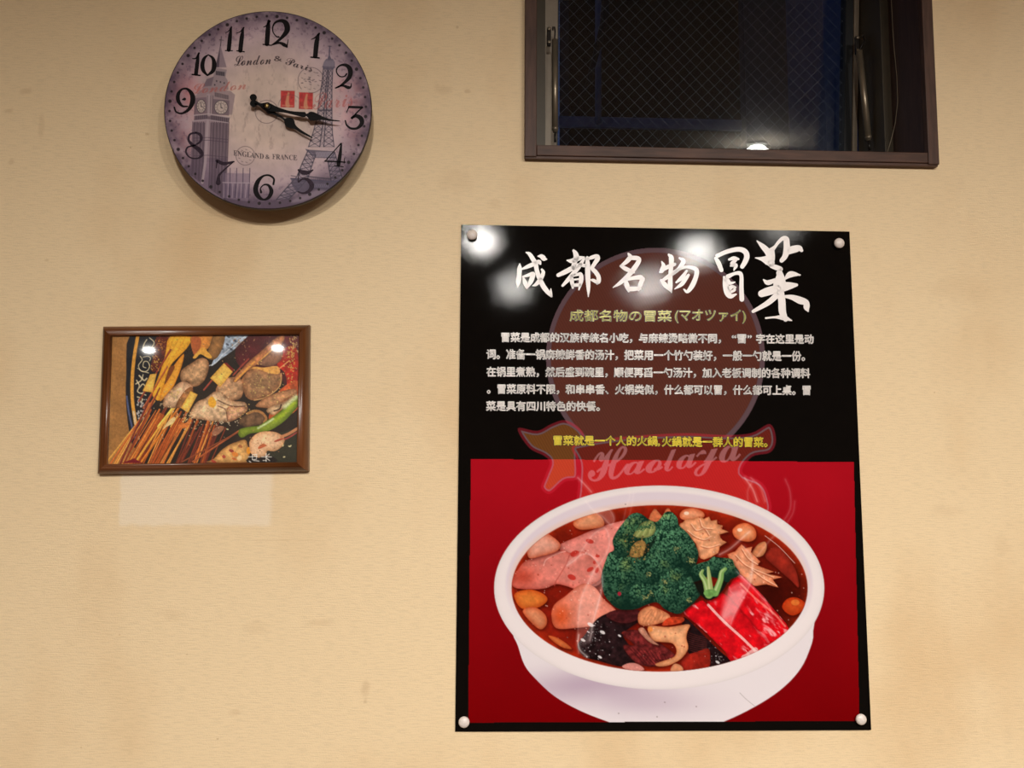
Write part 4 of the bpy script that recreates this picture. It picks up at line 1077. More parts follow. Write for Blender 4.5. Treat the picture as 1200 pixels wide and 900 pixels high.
# meats
def meat(pts, col, idn=9, sm=3, ed=(2.5, (.66, .55, .48)), mo=(4, .34, 3), li=(-.3, -.5, .2)): S.poly(pts, col, idn, smooth=sm, mott=mo, edge=ed, light=li)
meat(G1([(495, 330), (500, 285), (540, 255), (600, 220), (640, 235), (640, 290), (610, 350), (560, 370), (530, 340), (515, 350)]), (188, 148, 110))
meat(G1([(405, 470), (410, 430), (450, 380), (510, 340), (560, 370), (540, 410), (500, 460), (470, 480), (430, 480)]), (206, 170, 138))
meat(G1([(470, 470), (510, 400), (550, 370), (560, 400), (520, 460), (500, 480)]), (172, 120, 76))
meat(G1([(680, 380), (720, 330), (790, 320), (825, 350), (820, 410), (790, 440), (720, 440), (690, 420)]), (190, 148, 112))
meat(G1([(625, 430), (690, 390), (760, 440), (830, 450), (845, 490), (800, 530), (740, 555), (660, 550), (600, 540), (546, 530), (548, 500), (580, 450)]), (208, 174, 140))
meat(G1([(735, 490), (760, 470), (830, 475), (845, 490), (800, 530), (745, 548)]), (206, 160, 128))
S.stroke(G1([(690, 440), (760, 470), (845, 470)]), 1.4, (70, 44, 34), .7)
S.stroke(G1([(740, 550), (730, 490), (690, 470)]), 1.2, (80, 50, 40), .6)
meat(G1([(820, 360), (815, 330), (845, 290), (890, 272), (960, 290), (1020, 300), (1025, 340), (1000, 380), (950, 420), (880, 442), (835, 420)]), (162, 122, 88), ed=(4, (.8, .68, .6)))
S.stroke(G1([(1020, 300), (1010, 370), (940, 425), (880, 440)]), 1.3, (216, 170, 112), .8)
S.poly(G1([(840, 285), (880, 265), (930, 270), (1000, 262), (1012, 300), (960, 300), (890, 275)]), (216, 158, 84), 9, smooth=3, mott=(4, .2, 3))
S.poly(G1([(770, 330), (850, 240), (910, 190), (1000, 110), (1040, 110), (1000, 180), (900, 250), (830, 300), (790, 345)]), (190, 122, 78), 9, smooth=3, mott=(4, .3, 5), edge=(2, .7))
S.stroke(G1([(780, 340), (830, 290), (880, 240)]), 2.2, (214, 152, 74)); S.stroke(G1([(900, 250), (960, 190), (1010, 150)]), 2.6, (218, 164, 88), .9)
S.stroke(G1([(770, 310), (820, 255), (850, 225)]), 1.8, (150, 64, 50))
S.poly(G1([(900, 250), (930, 220), (1000, 165), (1030, 190), (1010, 240), (960, 265)]), (146, 104, 82), 9, smooth=3, mott=(6, .2, 3), edge=(2, .7))
S.stroke(G1([(1005, 280), (1060, 235)]), 1.2, (222, 150, 100))
meat(G1([(885, 470), (930, 430), (1000, 400), (1090, 380), (1100, 410), (1040, 440), (990, 480), (930, 480)]), (186, 138, 100))
meat(G2([(690, 110), (760, 50), (860, 20), (1000, -60), (1030, -40), (930, 60), (840, 110), (770, 160)]), (206, 176, 140))
S.stroke(G2([(780, 110), (840, 90), (860, 40)]), 1.6, (66, 42, 34))
meat(G2([(380, 210), (470, 150), (560, 110), (640, 120), (700, 200), (650, 260), (560, 280), (470, 300), (390, 260)]), (120, 88, 64), ed=(3, .6))
S.stroke(G2([(480, 140), (560, 110), (640, 130), (690, 190), (670, 240)]), 3.0, (176, 122, 72), .9)
S.poly(G2([(80, 350), (130, 290), (190, 280), (220, 300), (160, 370), (100, 390)]), (150, 102, 78), 9, smooth=3, mott=(4, .3, 3))
# tofu cubes
tofu_ = 0
for p in ([(650, 325), (722, 246), (768, 292), (702, 372)], [(497, 480), (548, 392), (586, 410), (534, 506)], [(298, 392), (338, 305), (372, 300), (350, 400)]):
    tofu_ += 1; S.poly(G1(p), (226, 186, 92), 30+tofu_, smooth=1, mott=(5, .14, 2), edge=(1.6, (.9, .78, .6)))
S.poly(G1([(722, 246), (735, 244), (775, 280), (768, 292)]), (120, 36, 30), 31, smooth=1)
S.poly(G1([(640, 440), (660, 420), (682, 450), (670, 478), (645, 470)]), (228, 166, 52), 34, smooth=3)
# green pepper
S.poly(G2([(375, 360), (390, 320), (440, 300), (540, 285), (610, 275), (680, 230), (760, 180), (850, 110), (940, 40), (1000, -30), (1050, -60), (1050, 50), (980, 140), (890, 230), (790, 300), (700, 340), (590, 355), (500, 370), (430, 410), (390, 400)]), (136, 152, 52), 11, smooth=4, edge=(3.2, (.62, .68, .5)), mott=(10, .1, 3))
S.stroke(G2([(600, 305), (680, 260), (770, 200)]), 2.4, (206, 218, 176), .8, 1.5); S.stroke(G2([(900, 70), (980, 0), (1030, -50)]), 5, (206, 214, 168), .8, 3)
S.stroke(G2([(800, 210), (900, 130), (1010, 20)]), 4, (164, 186, 40), .7, 3)
# pale slices below
meat(G2([(30, 690), (100, 650), (180, 560), (260, 500), (350, 460), (450, 435), (480, 480), (490, 560), (480, 690)]), (216, 168, 104), mo=(4, .22, 3))
for x, y, a, b, c in ((300, 560, 30, 18, (142, 52, 46)), (340, 600, 40, 26, (206, 122, 52)), (400, 510, 26, 16, (150, 84, 52)), (215, 625, 22, 18, (160, 60, 52)), (100, 680, 30, 14, (160, 52, 44)), (390, 640, 26, 30, (228, 196, 148)), (330, 650, 30, 12, (190, 96, 50))):
    S.ell(240+x/9.6, 470+y/9.6, a/9.6, b/9.6, c, .4, alpha=.9)
S.ell(291.5, 528, 2.6, 4.2, (222, 146, 42), idn=9)
meat(G2([(500, 500), (505, 450), (550, 390), (620, 350), (700, 340), (800, 350), (870, 390), (900, 440), (860, 520), (780, 565), (700, 560), (690, 620), (600, 640), (520, 590)]), (218, 180, 146), mo=(5, .12, 3), ed=(2.5, (.86, .74, .62)))
S.poly(G2([(600, 520), (650, 480), (700, 500), (660, 520), (610, 540)]), (180, 92, 58), 9, smooth=3); S.poly(G2([(780, 450), (850, 420), (900, 420), (860, 440), (800, 460)]), (160, 70, 50), 9, smooth=3)
S.stroke(G2([(860, 400), (940, 370), (1040, 310)]), 3.4, (190, 128, 88)); S.stroke(G2([(900, 430), (960, 400), (1040, 350)]), 2, (150, 66, 60))
S.poly(G2([(480, 690), (490, 640), (520, 600), (600, 640), (700, 610), (790, 640), (800, 690)]), (24, 20, 22), 38, smooth=2)
# writing cut by the frame
for p in ([(490, 628), (590, 622)], [(535, 600), (535, 660), (580, 655), (585, 600), (535, 603)], [(500, 676), (520, 690)], [(550, 668), (610, 676)], [(640, 628), (750, 628)], [(690, 590), (690, 680)], [(690, 625), (725, 595)], [(692, 640), (730, 670)], [(655, 668), (690, 668)]):
    S.stroke(G2(p), .95, (232, 226, 220), .9, smooth=1)
# sesame seeds
gr = 1+.24*(vnoise(S.X, S.Y, 1.7, 11, 2)-.5)
S.rgb = np.clip(S.rgb*gr[..., None]*1.14, 0, 255)
r9 = np.random.default_rng(4)
def seeds(cx, cy, sx, sy, n, col=(228, 196, 120), r0=.75):
    xy = np.stack([r9.normal(cx, sx, n), r9.normal(cy, sy, n)], 1)
    S.dots(xy, r9.uniform(r0*.8, r0*1.4, n), [np.array(col)*r9.uniform(.82, 1.1) for _ in range(n)], asp=.6, rots=r9.uniform(0, 3.1, n), alpha=.92)
seeds(226, 487, 12, 6, 60, (232, 206, 160)); seeds(262, 461, 8, 6, 30, (226, 200, 160)); seeds(200, 468, 8, 8, 30, (226, 200, 160)); seeds(305, 520, 10, 6, 20, (196, 130, 90))
seeds(341, 420, 2.6, 14, 90, (226, 184, 92)); seeds(345, 402, 3, 8, 50, (232, 200, 130)); seeds(303, 452, 9, 7, 36); seeds(276, 480, 9, 5, 40); seeds(205, 462, 5, 4, 24); seeds(188, 404, 3, 6, 34, (212, 140, 60)); seeds(183, 424, 3, 6, 30, (224, 176, 80))
seeds(255, 495, 12, 3, 36, (226, 206, 176)); seeds(330, 460, 8, 12, 24); seeds(250, 415, 40, 20, 40, (190, 150, 104)); seeds(240, 505, 24, 9, 24, (220, 196, 160)); seeds(282, 400, 5, 3, 24, (206, 150, 104)); seeds(325, 410, 6, 8, 26, (214, 150, 96)); seeds(318, 445, 16, 16, 24)
for x, y in ((331.7, 522), (339, 523), (340.5, 522.6), (333, 535.5), (266.5, 503)): S.ell(x, y, 1.5, .9, (230, 214, 164), r9.uniform(0, 3), alpha=.95)
yp = lambda X, Y: np.full(np.shape(X), -.0055)
bgp = S.emit(1, 'photo_print', M_PICT, pic, yp)
for idn, nm, lb in ((2, 'pictured_plate_rim', 'dark plate rim with cream scrolls'), (3, 'pictured_sauce', None), (4, 'pictured_tray', None), (5, 'pictured_yellow_strips', 'yellow bean curd strips'), (6, 'pictured_brown_rolls', None), (7, 'pictured_skewers', 'brown bamboo skewers'),
                    (8, 'pictured_scraps', None), (9, 'pictured_meat', 'pale sliced meat with sesame'), *[(q_, 'pictured_tofu', 'yellow tofu cube') for q_ in (31, 32, 33)], (34, 'pictured_yolk', None), *[(q_, 'pictured_sauce', None) for q_ in (35, 36, 37, 38)], (11, 'pictured_green_pepper', 'green pepper')):
    o = S.emit(idn, nm, M_PICT, bgp, yp)
    if o and lb: o['label'] = lb
del S

# ------------------------------------------------------------------ wall clock
CY = -.045
cc = on_plane(314.3, 127.6, CY); CR = .1563
clock = empty('wall_clock', (cc[0], 0, cc[2]), 'round lilac wall clock printed with London and Paris landmarks, black hands near quarter past three', 'clock')
Geo().lathe((cc[0], CY, cc[2]), [(CR-.0015, 0), (CR-.0004, .0006), (CR, .0018), (CR, .0062), (CR-.001, .007)], 160).build('case', M_CASE, clock, True)
Geo().box(cc[0]-.03, cc[0]+.03, CY+.007, -.0005, cc[2]-.03, cc[2]+.03).build('movement_box', M_HAND, clock, bevel=.002)
Kc = Canvas(190, 8, 438, 250, 2.1, 4)
W3 = on_plane(Kc.X, Kc.Y, CY)
RX, RZ = W3[..., 0]-cc[0], W3[..., 2]-cc[2]; RR = np.hypot(RX, RZ)/CR
D0 = lambda pts: [(180+p[0]/3.463, p[1]/3.463)+tuple(w/3.463 for w in p[2:]) for p in pts]
D3 = lambda pts: [(190+x/9, 90+y/9) for x, y in pts]
D1 = lambda pts: [(190+x/9, 5+y/9) for x, y in pts]
D2 = lambda pts: [(310+x/9, 5+y/9) for x, y in pts]
D4 = lambda pts: [(310+x/9, 90+y/9) for x, y in pts]
D5 = lambda pts: [(190+x/9, 165+y/9) for x, y in pts]
D6 = lambda pts: [(310+x/9, 165+y/9) for x, y in pts]
paper = np.array([206, 183, 171.]); lil = np.array([190, 166, 174.]); plum = np.array([84, 68, 86.])
n1 = vnoise(Kc.X, Kc.Y, 26, 1); n2 = vnoise(Kc.X, Kc.Y, 9, 2); n3 = vnoise(Kc.X, Kc.Y, 60, 3); n4 = vnoise(Kc.X, Kc.Y, 3.2, 5)
f = np.clip((RR-.35)/.45, 0, 1)[..., None]
col = paper*(1-f)+lil*f
col = col*(1+.14*(n1-.5)+.10*(n2-.5))[..., None]
# rosy patches at both sides
rose = np.exp(-((Kc.X-208)/26.)**2-((Kc.Y-110)/34.)**2)+np.exp(-((Kc.X-418)/22.)**2-((Kc.Y-112)/26.)**2)+.5*np.exp(-((Kc.X-268)/18.)**2-((Kc.Y-35)/8.)**2)+.6*np.exp(-((Kc.X-216)/16.)**2-((Kc.Y-172)/26.)**2)+.6*np.exp(-((Kc.X-420)/14.)**2-((Kc.Y-160)/20.)**2)
rs = np.clip(rose*(n2*1.7-.25), 0, 1)[..., None]
col = col*(1-.55*rs)+np.array([196, 98, 96])*.55*rs
# worn plum border, deepest at the foot
edge_ = np.clip((RR-.74)/.26, 0, 1)**1.3
low = np.clip((-RZ/CR-.45)/.5, 0, 1)
e = np.clip(edge_*(.25+1.7*n2)*(.75+.55*low)+low*np.clip((RR-.55)/.4, 0, 1)*.4*n1*1.6, 0, .95)[..., None]
col = col*(1-e)+plum*e
sp = np.clip((n4-.62)*9, 0, 1)*np.clip((RR-.62)/.3, 0, 1)*.5
col = col*(1-sp[..., None])+np.array([84, 64, 86])*sp[..., None]
# ghost handwriting in columns
gw = np.clip((vnoise(Kc.X*2.2, Kc.Y, 5, 8)-.56)*6, 0, 1)*np.exp(-((RR)/.55)**4)*(.5+.5*np.sin(Kc.X*.42))*.22
col = col*(1-gw[..., None]*np.array([.55, .62, .6]))
Kc.rgb = col; Kc.id[:] = 1
ink = (62, 52, 62)
# clock tower sketch
S_ = Kc
S_.poly(D1([(613, 425), (680, 665), (560, 665)]), (128, 110, 122), 2, smooth=1, alpha=.75)
S_.poly(D1([(613, 425), (600, 500), (560, 665), (600, 665)]), (66, 52, 66), 2, smooth=1, alpha=.7)
S_.poly(D1([(557, 668), (682, 690), (668, 770), (690, 800), (700, 900), (420, 900), (470, 790), (540, 765)]), (138, 122, 130), 2, smooth=1, alpha=.75)
S_.poly(D1([(470, 790), (545, 762), (520, 860), (430, 870)]), (96, 80, 94), 2, smooth=1, alpha=.6)
S_.poly(D1([(568, 702), (662, 715), (660, 758), (566, 745)]), (40, 34, 44), 2, smooth=1, alpha=.85)
for i in range(5): S_.stroke(D1([(582+i*19, 704), (580+i*19, 752)]), .7, (150, 136, 142), .8, smooth=1)
S_.stroke(D1([(625, 340), (616, 440)]), .9, ink, .9, smooth=1); S_.stroke(D1([(604, 374), (648, 380)]), .6, ink, .8, smooth=1)
S_.poly(D3([(395, 140), (540, 120), (720, 150), (770, 190), (735, 400), (335, 400), (345, 220)]), (142, 122, 130), 2, smooth=1, alpha=.7)
S_.poly(D3([(345, 225), (470, 215), (465, 390), (340, 395)]), (118, 96, 108), 2, smooth=1, alpha=.75)
S_.poly(D3([(535, 235), (710, 250), (705, 410), (530, 395)]), (112, 94, 104), 2, smooth=1, alpha=.8)
S_.poly(D3([(340, 400), (490, 395), (715, 430), (700, 480), (480, 460), (335, 465)]), (92, 76, 90), 2, smooth=1, alpha=.75)
S_.poly(D3([(318, 465), (480, 450), (705, 480), (690, 900), (300, 900)]), (142, 122, 134), 2, smooth=1, alpha=.75)
S_.poly([(224, 185), (267, 185), (266, 205), (262, 236), (240, 230), (222, 216)], (128, 108, 126), 2, smooth=1, alpha=.75)
for i in range(34):
    x = 324+i*11.3
    if 455 < x < 510: continue
    dk = 1 if i % 3 else .6
    S_.stroke([(190+x/9, 143+(i % 2)), (190+(x-14)/9, 190), (190+(x-24)/9, 205+.9*i)], .8, (62, 48, 62), .95*dk, smooth=1)
S_.stroke(D3([(482, 470), (455, 900)])+[(237, 214)], 3.0, (176, 158, 164), .8, smooth=1)
for y in (648, 676, 835): S_.stroke(D3([(330, y), (480, y-8), (690, y+14)]), .8, (78, 62, 80), .7, smooth=1)
S_.stroke(D3([(490, 200), (495, 395)]), 5, (172, 154, 160), .8, smooth=1)
for x in (478, 512, 536, 348): S_.stroke(D3([(x, 200), (x-6, 400)]), .6, ink, .7, smooth=1)
S_.stroke(D3([(335, 408), (490, 392), (715, 428)]), 1.4, (186, 168, 172), .9, smooth=1); S_.stroke(D3([(325, 466), (480, 452), (705, 486)]), 1.2, (182, 164, 170), .9, smooth=1)
for i in range(17): S_.stroke(D3([(556+i*9, 166+i*2), (556+i*9, 205+i*2)]), .7, (40, 34, 44), .75 if i % 2 else .3, smooth=1)
for i in range(18): S_.stroke(D3([(515+i*11, 412+i*1.7), (515+i*11, 450+i*1.7)]), .8, (46, 38, 50), .7 if i % 2 else .2, smooth=1)
for i in range(12): S_.stroke(D3([(350+i*11, 412-i), (350+i*11, 448-i)]), .7, (46, 38, 50), .6 if i % 2 else .2, smooth=1)
for (x, y, a, b) in ((622, 322, 70, 72), (412, 310, 48, 70)):
    X_, Y_ = 190+x/9, 90+y/9
    S_.ell(X_, Y_, a/9, b/9, (196, 178, 170), idn=2); 
    tt = np.linspace(0, 2*np.pi, 40); S_.stroke(np.stack([X_+a/9*np.cos(tt), Y_+b/9*np.sin(tt)], 1), .7, ink, .9, smooth=1); S_.stroke(np.stack([X_+a/15*np.cos(tt), Y_+b/15*np.sin(tt)], 1), .45, ink, .7, smooth=1)
    for h in range(12): S_.ell(X_+a/11.3*math.cos(h*math.pi/6), Y_+b/11.3*math.sin(h*math.pi/6), .45, .45, ink, alpha=.8)
    S_.stroke([(X_, Y_+.8), (X_-.4, Y_-4)], .8, ink, .9, smooth=1); S_.stroke([(X_, Y_), (X_+2.0, Y_+1.2)], .8, ink, .9, smooth=1)
for x, y in ((575, 45), (615, 55), (655, 66), (555, 85)): S_.ell(190+x/9, 90+y/9, .8, 1.0, (44, 36, 46), alpha=.9)
S_.stroke(D3([(705, 480), (700, 640), (690, 900)]), .8, (96, 74, 82), .8, smooth=1)
# palace roofs at the foot
S_.poly(D5([(640, 340), (930, 345), (915, 450), (905, 640), (640, 600)]), (130, 112, 132), 2, smooth=1, alpha=.6)
for x in (655, 718, 787, 855, 925): S_.stroke(D5([(x, 290 if x > 700 else 310), (x-4, 450), (x-14, 600)]), .9, (66, 54, 76), .8, smooth=1)
for i in range(12): S_.stroke(D5([(650+i*24, 455), (646+i*23, 600)]), .8, (80, 66, 90) if i % 2 else (178, 160, 172), .7, smooth=1)
S_.stroke(D5([(640, 440), (920, 445)]), 1.1, (176, 160, 170), .8, smooth=1)
for i in range(40):
    pass
# lattice tower sketch
nav = (58, 52, 68)
def both(f0, f1, n, w=.65, al=.85):
    """lattice between two edge lines"""
    def at(Pp, t):
        Pp = np.asarray(Pp, float); k = t*(len(Pp)-1); i = min(int(k), len(Pp)-2); return Pp[i]+(Pp[i+1]-Pp[i])*(k-i)
    for i in range(n):
        a, b, c, d = at(f0, i/n), at(f1, i/n), at(f0, (i+1)/n), at(f1, (i+1)/n)
        S_.stroke([a, d], w, nav, al, smooth=1); S_.stroke([b, c], w, nav, al, smooth=1); S_.stroke([c, d], w*.8, nav, al*.8, smooth=1)
    S_.stroke(f0, w*1.5, nav, al, smooth=1); S_.stroke(f1, w*1.5, nav, al, smooth=1)
Le = [(379, 80), (377.5, 95), (376, 105), (373, 125), (371.5, 138), (367, 155), (361.5, 172)]
Re = [(390, 80), (389.3, 95), (389, 105), (389, 125), (389, 138), (389.5, 155), (391.5, 172)]
S_.poly(Le+Re[::-1], (150, 138, 154), 3, smooth=1, alpha=.30)
mid = [((a[0]*.56+b[0]*.44), a[1]) for a, b in zip(Le, Re)]; mid2 = [((a[0]*.40+b[0]*.60), a[1]) for a, b in zip(Le, Re)]
both(Le, mid, 15); both(mid2, Re, 15); both(mid, mid2, 13, .45, .6)
S_.poly(D2([(650, 575), (720, 575), (740, 610), (742, 665), (610, 662), (625, 610)]), (104, 96, 116), 3, smooth=1, alpha=.85)
S_.poly(D2([(610, 655), (742, 660), (725, 690), (625, 688)]), (70, 62, 84), 3, smooth=1, alpha=.85)
S_.stroke(D2([(688, 442), (684, 520), (680, 580)]), 1.4, (86, 78, 100), 1, smooth=1); S_.stroke(D2([(672, 442), (705, 444)]), .7, nav, .9, smooth=1); S_.poly(D2([(682, 520), (662, 580), (705, 580)]), (96, 88, 108), 3, smooth=1)
for i in range(9): S_.stroke(D2([(628+i*12, 600), (630+i*12, 690)]), .5, (186, 174, 182), .5, smooth=1)
S_.poly(D4([(570, 345), (712, 345), (714, 362), (566, 362)]), nav, 3, smooth=1, alpha=.7)
S_.poly(D6([(430, 85), (470, 95), (735, 110), (740, 130), (730, 185), (535, 180), (445, 110)]), (86, 78, 96), 3, smooth=1, alpha=.85)
for i in range(14): S_.stroke(D6([(540+i*13, 118), (552+i*13, 172)]), .6, (180, 170, 182), .6, smooth=1); S_.stroke(D6([(552+i*13, 118), (540+i*13, 172)]), .6, (176, 166, 180), .6, smooth=1)
lo_o = D6([(460, 100), (400, 230), (340, 380), (230, 500), (125, 620)]); lo_i = D6([(540, 150), (500, 260), (455, 400), (350, 520), (255, 615)])
S_.poly(lo_o+lo_i[::-1], (140, 130, 150), 3, smooth=1, alpha=.35); both(lo_o, lo_i, 11, .75)
ro_i = D6([(662, 180), (685, 320), (705, 430)]); ro_o = D6([(740, 120), (780, 270), (825, 410)])
S_.poly(ro_i+ro_o[::-1], (140, 130, 150), 3, smooth=1, alpha=.35); both(ro_i, ro_o, 6, .75)
S_.stroke(D6([(280, 368), (330, 375)]), .8, nav, .9, smooth=1); S_.stroke(D6([(455, 375), (700, 402)]), 1.0, nav, .9, smooth=1); S_.stroke(D6([(280, 400), (440, 410), (700, 432), (820, 420)]), 1.8, (76, 70, 96), .9, smooth=1)
for i in range(17): S_.stroke(D6([(460+i*15, 378+i*1.5), (460+i*15, 410+i*1.3)]), .5, nav, .7, smooth=1)
S_.poly(D6([(280, 395), (450, 410), (720, 435), (815, 425), (780, 490), (640, 530), (520, 510), (450, 560), (340, 540), (290, 470)]), (80, 72, 92), 3, smooth=1, alpha=.75)
for i in range(10): S_.stroke(D6([(520+i*16, 455), (530+i*16, 490)]), .6, (156, 148, 170), .6, smooth=1)
S_.poly(D6([(430, 570), (540, 520), (650, 530), (560, 580), (400, 640), (280, 650), (330, 600)]), (158, 142, 156), 1, smooth=3, alpha=.55, soft=3)
Kc.id[Kc.id > 1] = 1
# red stamps, postmarks, dots
for X_, Y_, rot in ((337.2, 116.0, .02), (358.6, 118.0, .04)):
    S_.poly([(X_-8.6, Y_-10.4), (X_+8.8, Y_-10), (X_+8.3, Y_+10.6), (X_-9, Y_+10.2)], (196, 172, 160), 0, smooth=1, alpha=.8)
    S_.poly([(X_-8, Y_-9.8), (X_+8.2, Y_-9.4), (X_+7.7, Y_+10), (X_-8.4, Y_+9.6)], (186, 58, 56), 4, smooth=1, mott=(3, .2, 3))
    S_.stroke([(X_+1, Y_-7, 2.2), (X_, Y_-2, 3.2), (X_-.6, Y_+4, 4.4), (X_, Y_+7.5, 5)], 1, (212, 164, 120), .75, 1.2)
    S_.stroke([(X_-6, Y_+7.5), (X_+6, Y_+8)], 1.6, (212, 150, 120), .6)
def mark(px, py, r, al, a0=0, a1=6.3):
    tt = np.linspace(a0, a1, 40); S_.stroke(np.stack([px+r*np.cos(tt), py+r*np.sin(tt)], 1), .6, (70, 56, 66), al, smooth=1)
mark(364.2, 94, 15, .75, 2.4, 8.0); mark(312.5, 131, 13.5, .7); mark(287.5, 182.5, 11, .7); mark(340, 125, 14, .45, 3.2, 5.6)
for px, py, r, n in ((364.2, 94, 10.5, 11), (287.5, 182.5, 7.5, 9)):
    for i in range(n): 
        a = i*6.283/n; S_.stroke([(px+r*math.cos(a)-.9, py+r*math.sin(a)), (px+r*math.cos(a)+.9, py+r*math.sin(a)+.7)], .6, (80, 66, 74), .7, smooth=1)
r2 = np.random.default_rng(3)
for i in range(16): 
    x, y = 364.2+r2.normal(0, 3.6), 94+r2.normal(0, 3.4); S_.stroke([(x-.9, y), (x+.9, y+r2.normal(0, .6))], .8, (78, 66, 74), .7, smooth=1)
# faint red names across the towers
def inkscript(body, x0, x1, yt, yb, slope, colr, al, bend=0.0, off=0.0):
    V, T = letters(body, off); P = fit(V, x0, x1, yt, yb, slope)
    u = (P[:, 0]-x0)/(x1-x0); P[:, 1] += bend*(4*(u-.5)**2-1)
    S_.tris(P, T, colr, al)
scr = lambda s: ''.join(chr((0x1D4D0 if c.isupper() else 0x1D4EA)+ord(c.upper())-65) if c.isalpha() else c for c in s)
ser = lambda s: ''.join(chr(0x1D400+ord(c)-65) if c.isalpha() else c for c in s)
inkscript(scr('London'), 224.5, 288.5, 99, 110.5, -6, (176, 82, 74), .55)
inkscript(scr('Paris'), 366.5, 414, 109.5, 128.5, -4, (176, 76, 72), .5)
inkscript(scr('London'), 274.5, 317.5, 66, 77.5, -2.5, (44, 30, 36), .9)
inkscript('&', 321, 330.5, 65.5, 71.5, .5, (44, 30, 36), .85)
inkscript(scr('Paris'), 334.5, 366, 66.5, 75.5, 9, (44, 30, 36), .9)
inkscript(ser('ENGLAND'), 273.6, 309, 176, 182.2, 4.2, (50, 40, 46), .85)
inkscript('&', 311, 316, 181.2, 186, .4, (50, 40, 46), .85)
inkscript(ser('FRANCE'), 319, 348.2, 180.5, 186.5, 1.4, (50, 40, 46), .85)
inkscript('Postale', 276.5, 306, 20, 24, 0, (92, 74, 84), .5)
# minute dots, turned with the dial
TURN = math.radians(3.4)
for i in range(60):
    a = i*math.pi/30+TURN
    P3 = np.array([cc[0]+CR*.945*math.sin(a), CY, cc[2]+CR*.945*math.cos(a)])-ORI
    q3 = P3 @ RN
    S_.ell(600-F*q3[0]/q3[2], 450+F*q3[1]/q3[2], 2.0 if i % 5 == 0 else 1.45, 2.0 if i % 5 == 0 else 1.45, (30, 20, 26), alpha=.95)
dm = RR < .9915
Kc.id[~dm] = 0
Kc.id[(Kc.id > 0) & (Kc.id != 4)] = 1
yd = lambda X, Y: np.full(np.shape(X), CY-.00025)
dial = Kc.emit(1, 'dial', M_DIAL, clock, yd)
st_ = Kc.emit(4, 'printed_stamps', M_DIAL, dial, yd)
if st_: st_['label'] = 'two small red postage stamps printed on the dial'
del Kc
yn = lambda X, Y: np.full(np.shape(X), CY-.0005)
NUM = {
 '12': [[(446, 110, 3), (458, 104, 6), (472, 86, 8)], [(467, 84, 10), (464, 120, 19), (460, 178, 19)], [(444, 180, 5), (478, 184, 5)],
        [(508, 150, 7), (498, 148, 5), (485, 130, 5), (484, 108, 6), (496, 90, 9), (520, 84, 14), (538, 96, 22), (542, 122, 22), (526, 146, 15), (502, 168, 9), (483, 181, 6)], [(482, 181, 6), (510, 174, 9), (530, 182, 15), (541, 190, 8)], [(541, 190, 6), (546, 160, 3)]],
 '11': [[(292, 134, 3), (306, 124, 4), (316, 110, 6)], [(315, 112, 6), (310, 150, 16), (305, 202, 17)], [(291, 205, 4), (320, 206, 4)], [(337, 134, 3), (352, 128, 4), (366, 112, 6)], [(364, 114, 6), (358, 150, 17), (352, 205, 18)], [(337, 206, 4), (368, 210, 5)]],
 '1': [[(640, 160, 3), (656, 152, 6), (672, 136, 8)], [(670, 138, 8), (662, 170, 19), (656, 228, 19)], [(638, 232, 6), (672, 235, 6)]],
 '2': [[(783, 300, 7), (774, 310, 5), (756, 310, 5), (743, 294, 5), (745, 276, 6), (762, 264, 8), (784, 266, 14), (798, 284, 20), (796, 310, 18), (778, 332, 12), (755, 350, 7), (740, 357, 5)], [(738, 357, 5), (765, 347, 8), (790, 355, 13), (800, 352, 7), (803, 338, 3)]],
 '3': [[(794, 434, 10), (846, 436, 10)], [(792, 436, 5), (782, 458, 3)], [(847, 436, 5), (822, 460, 6), (806, 482, 5)], [(804, 478, 9), (822, 470, 14), (842, 482, 19), (844, 502, 17), (826, 520, 10), (802, 521, 9), (784, 508, 7), (778, 490, 6)]],
 '4': [[(760, 582, 5), (728, 618, 4), (696, 654, 4)], [(694, 654, 5), (730, 655, 6), (778, 658, 5)], [(762, 582, 6), (757, 625, 14), (750, 668, 16)], [(735, 672, 4), (770, 677, 4)], [(775, 641, 3), (773, 662, 4)]],
 '5': [[(588, 690, 8), (606, 700, 18), (628, 700, 14), (646, 690, 6)], [(591, 692, 4), (586, 734, 4)], [(588, 738, 7), (606, 726, 8), (626, 730, 14), (642, 752, 20), (632, 774, 14), (608, 784, 8), (586, 778, 6)]],
 '6': [[(486, 748, 8), (488, 726, 8), (470, 712, 8), (446, 714, 8), (424, 735, 17), (414, 768, 20), (424, 796, 18), (446, 810, 8), (468, 800, 14), (478, 775, 17), (466, 752, 10), (448, 750, 6), (434, 764, 5), (436, 780, 10)]],
 '7': [[(257, 652, 12), (285, 664, 14), (326, 656, 6)], [(258, 654, 6), (254, 682, 4)], [(322, 658, 5), (290, 686, 6), (266, 712, 10), (262, 742, 20)]],
 '8': [[(172, 538, 8), (148, 545, 8), (142, 568, 10), (160, 590, 14), (185, 608, 18), (196, 628, 14), (180, 642, 6), (150, 640, 6), (132, 620, 7), (138, 598, 7), (170, 588, 6), (192, 570, 10), (190, 548, 12), (172, 538, 7)]],
 '9': [[(126, 402, 12), (118, 404, 6)], [(138, 432, 6), (116, 430, 9), (100, 408, 16), (100, 382, 15), (116, 362, 8), (138, 362, 10), (156, 384, 18), (158, 412, 20), (144, 442, 14), (116, 460, 8), (92, 454, 7), (84, 436, 7)]],
 '10': [[(158, 238, 4), (172, 236, 6), (184, 216, 8)], [(182, 218, 6), (178, 250, 15), (172, 300, 16)], [(156, 302, 6), (188, 306, 6)],
        [(222, 222, 4), (206, 236, 12), (198, 262, 17), (202, 286, 15), (218, 306, 6)], [(222, 222, 4), (240, 236, 12), (246, 262, 19), (240, 288, 16), (218, 306, 6)]],
}
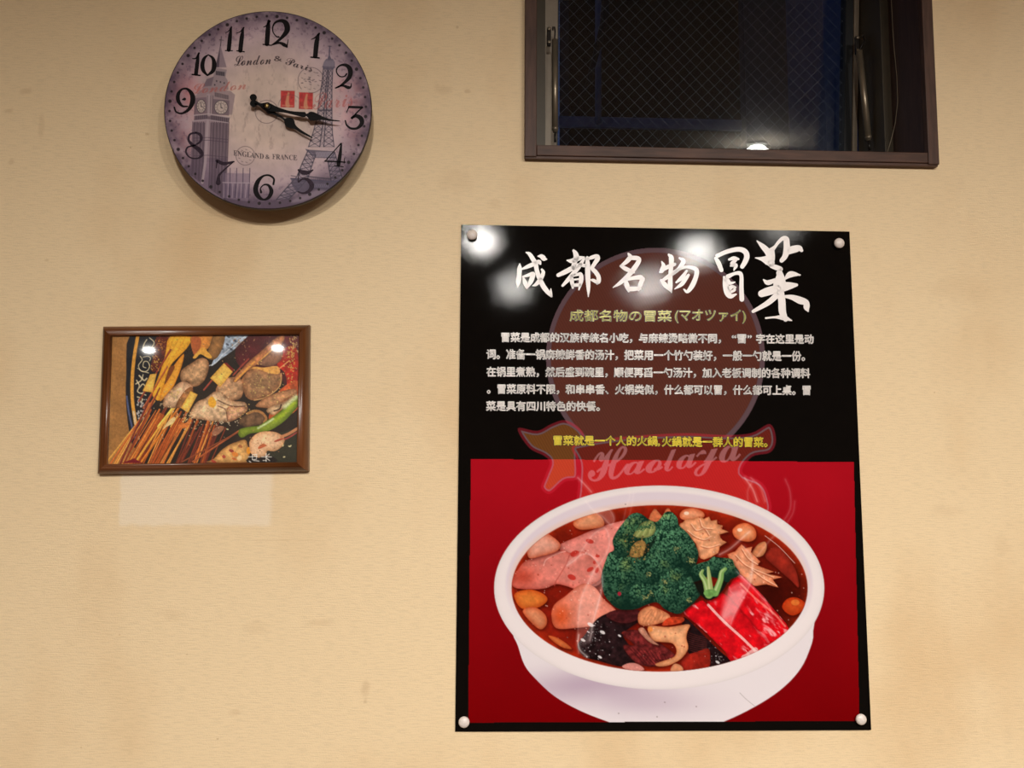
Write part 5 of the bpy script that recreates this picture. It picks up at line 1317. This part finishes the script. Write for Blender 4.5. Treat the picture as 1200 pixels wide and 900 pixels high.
for k, st in NUM.items():
    V, T = brush([D0(s) for s in st], 6, 6)
    flat_mesh('numeral', V, T, M_NUMF if k in '578' else M_NUM, clock, yn)
# hands
def plate(name, pts, y0, y1, m, parent, sm=3):
    P = spline(pts, sm) if sm > 1 else np.asarray(pts, float)
    a = on_plane(P[:, 0], P[:, 1], y0); b = a.copy(); b[:, 1] = y1
    n = len(P)
    tri = tessellate_polygon([[Vector(p) for p in a]])
    fs = [tuple(t) for t in tri]+[tuple(n+i for i in reversed(t)) for t in tri]+[(i, (i+1) % n, n+(i+1) % n, n+i) for i in range(n)]
    return mesh(name, np.concatenate([a, b]), fs, m, parent)
hub = (313.3, 124.8)
hour = plate('hour_hand', D4([(10, 300), (50, 325), (120, 378), (180, 412), (215, 440), (240, 431), (285, 434), (312, 458), (330, 512), (400, 570), (497, 630), (491, 642), (390, 594), (315, 548), (250, 534), (215, 505), (206, 462), (160, 428), (80, 392), (20, 366), (-50, 310), (-120, 262), (-110, 244), (-40, 280)]), CY-.0085, CY-.0075, M_HAND, clock, 3)
mnt = plate('minute_hand', D4([(20, 272), (70, 285), (130, 315), (260, 358), (400, 370), (425, 370), (438, 388), (455, 386), (480, 369), (520, 372), (600, 412), (700, 448), (785, 460), (785, 467), (690, 463), (600, 452), (520, 460), (480, 458), (458, 432), (438, 412), (412, 424), (330, 404), (200, 374), (90, 366), (20, 350), (-60, 300), (-100, 296), (-100, 278), (-50, 282)]), CY-.0125, CY-.0115, M_HAND, clock, 3)
for hp, c0, y0 in ((hour, (296.7, 114), CY-.0085), (mnt, (296.9, 121.3), CY-.0125)):
    p = on_plane(c0[0], c0[1], y0)
    Geo().lathe((p[0], y0, p[2]), [(.0052, 0), (.0052, .001)], 24).build('counterweight', M_HAND, hp)
p = on_plane(*hub, CY-.0125)
Geo().lathe((p[0], CY, p[2]), [(.0062, -.0002), (.0062, -.0132), (.005, -.0140)], 28).build('hub', M_HAND, clock, True)
Geo().lathe((p[0], CY, p[2]), [(.0030, -.0140), (.0030, -.0155), (.0016, -.0166)], 24).build('hub_cap', M_BRASS, clock, True)
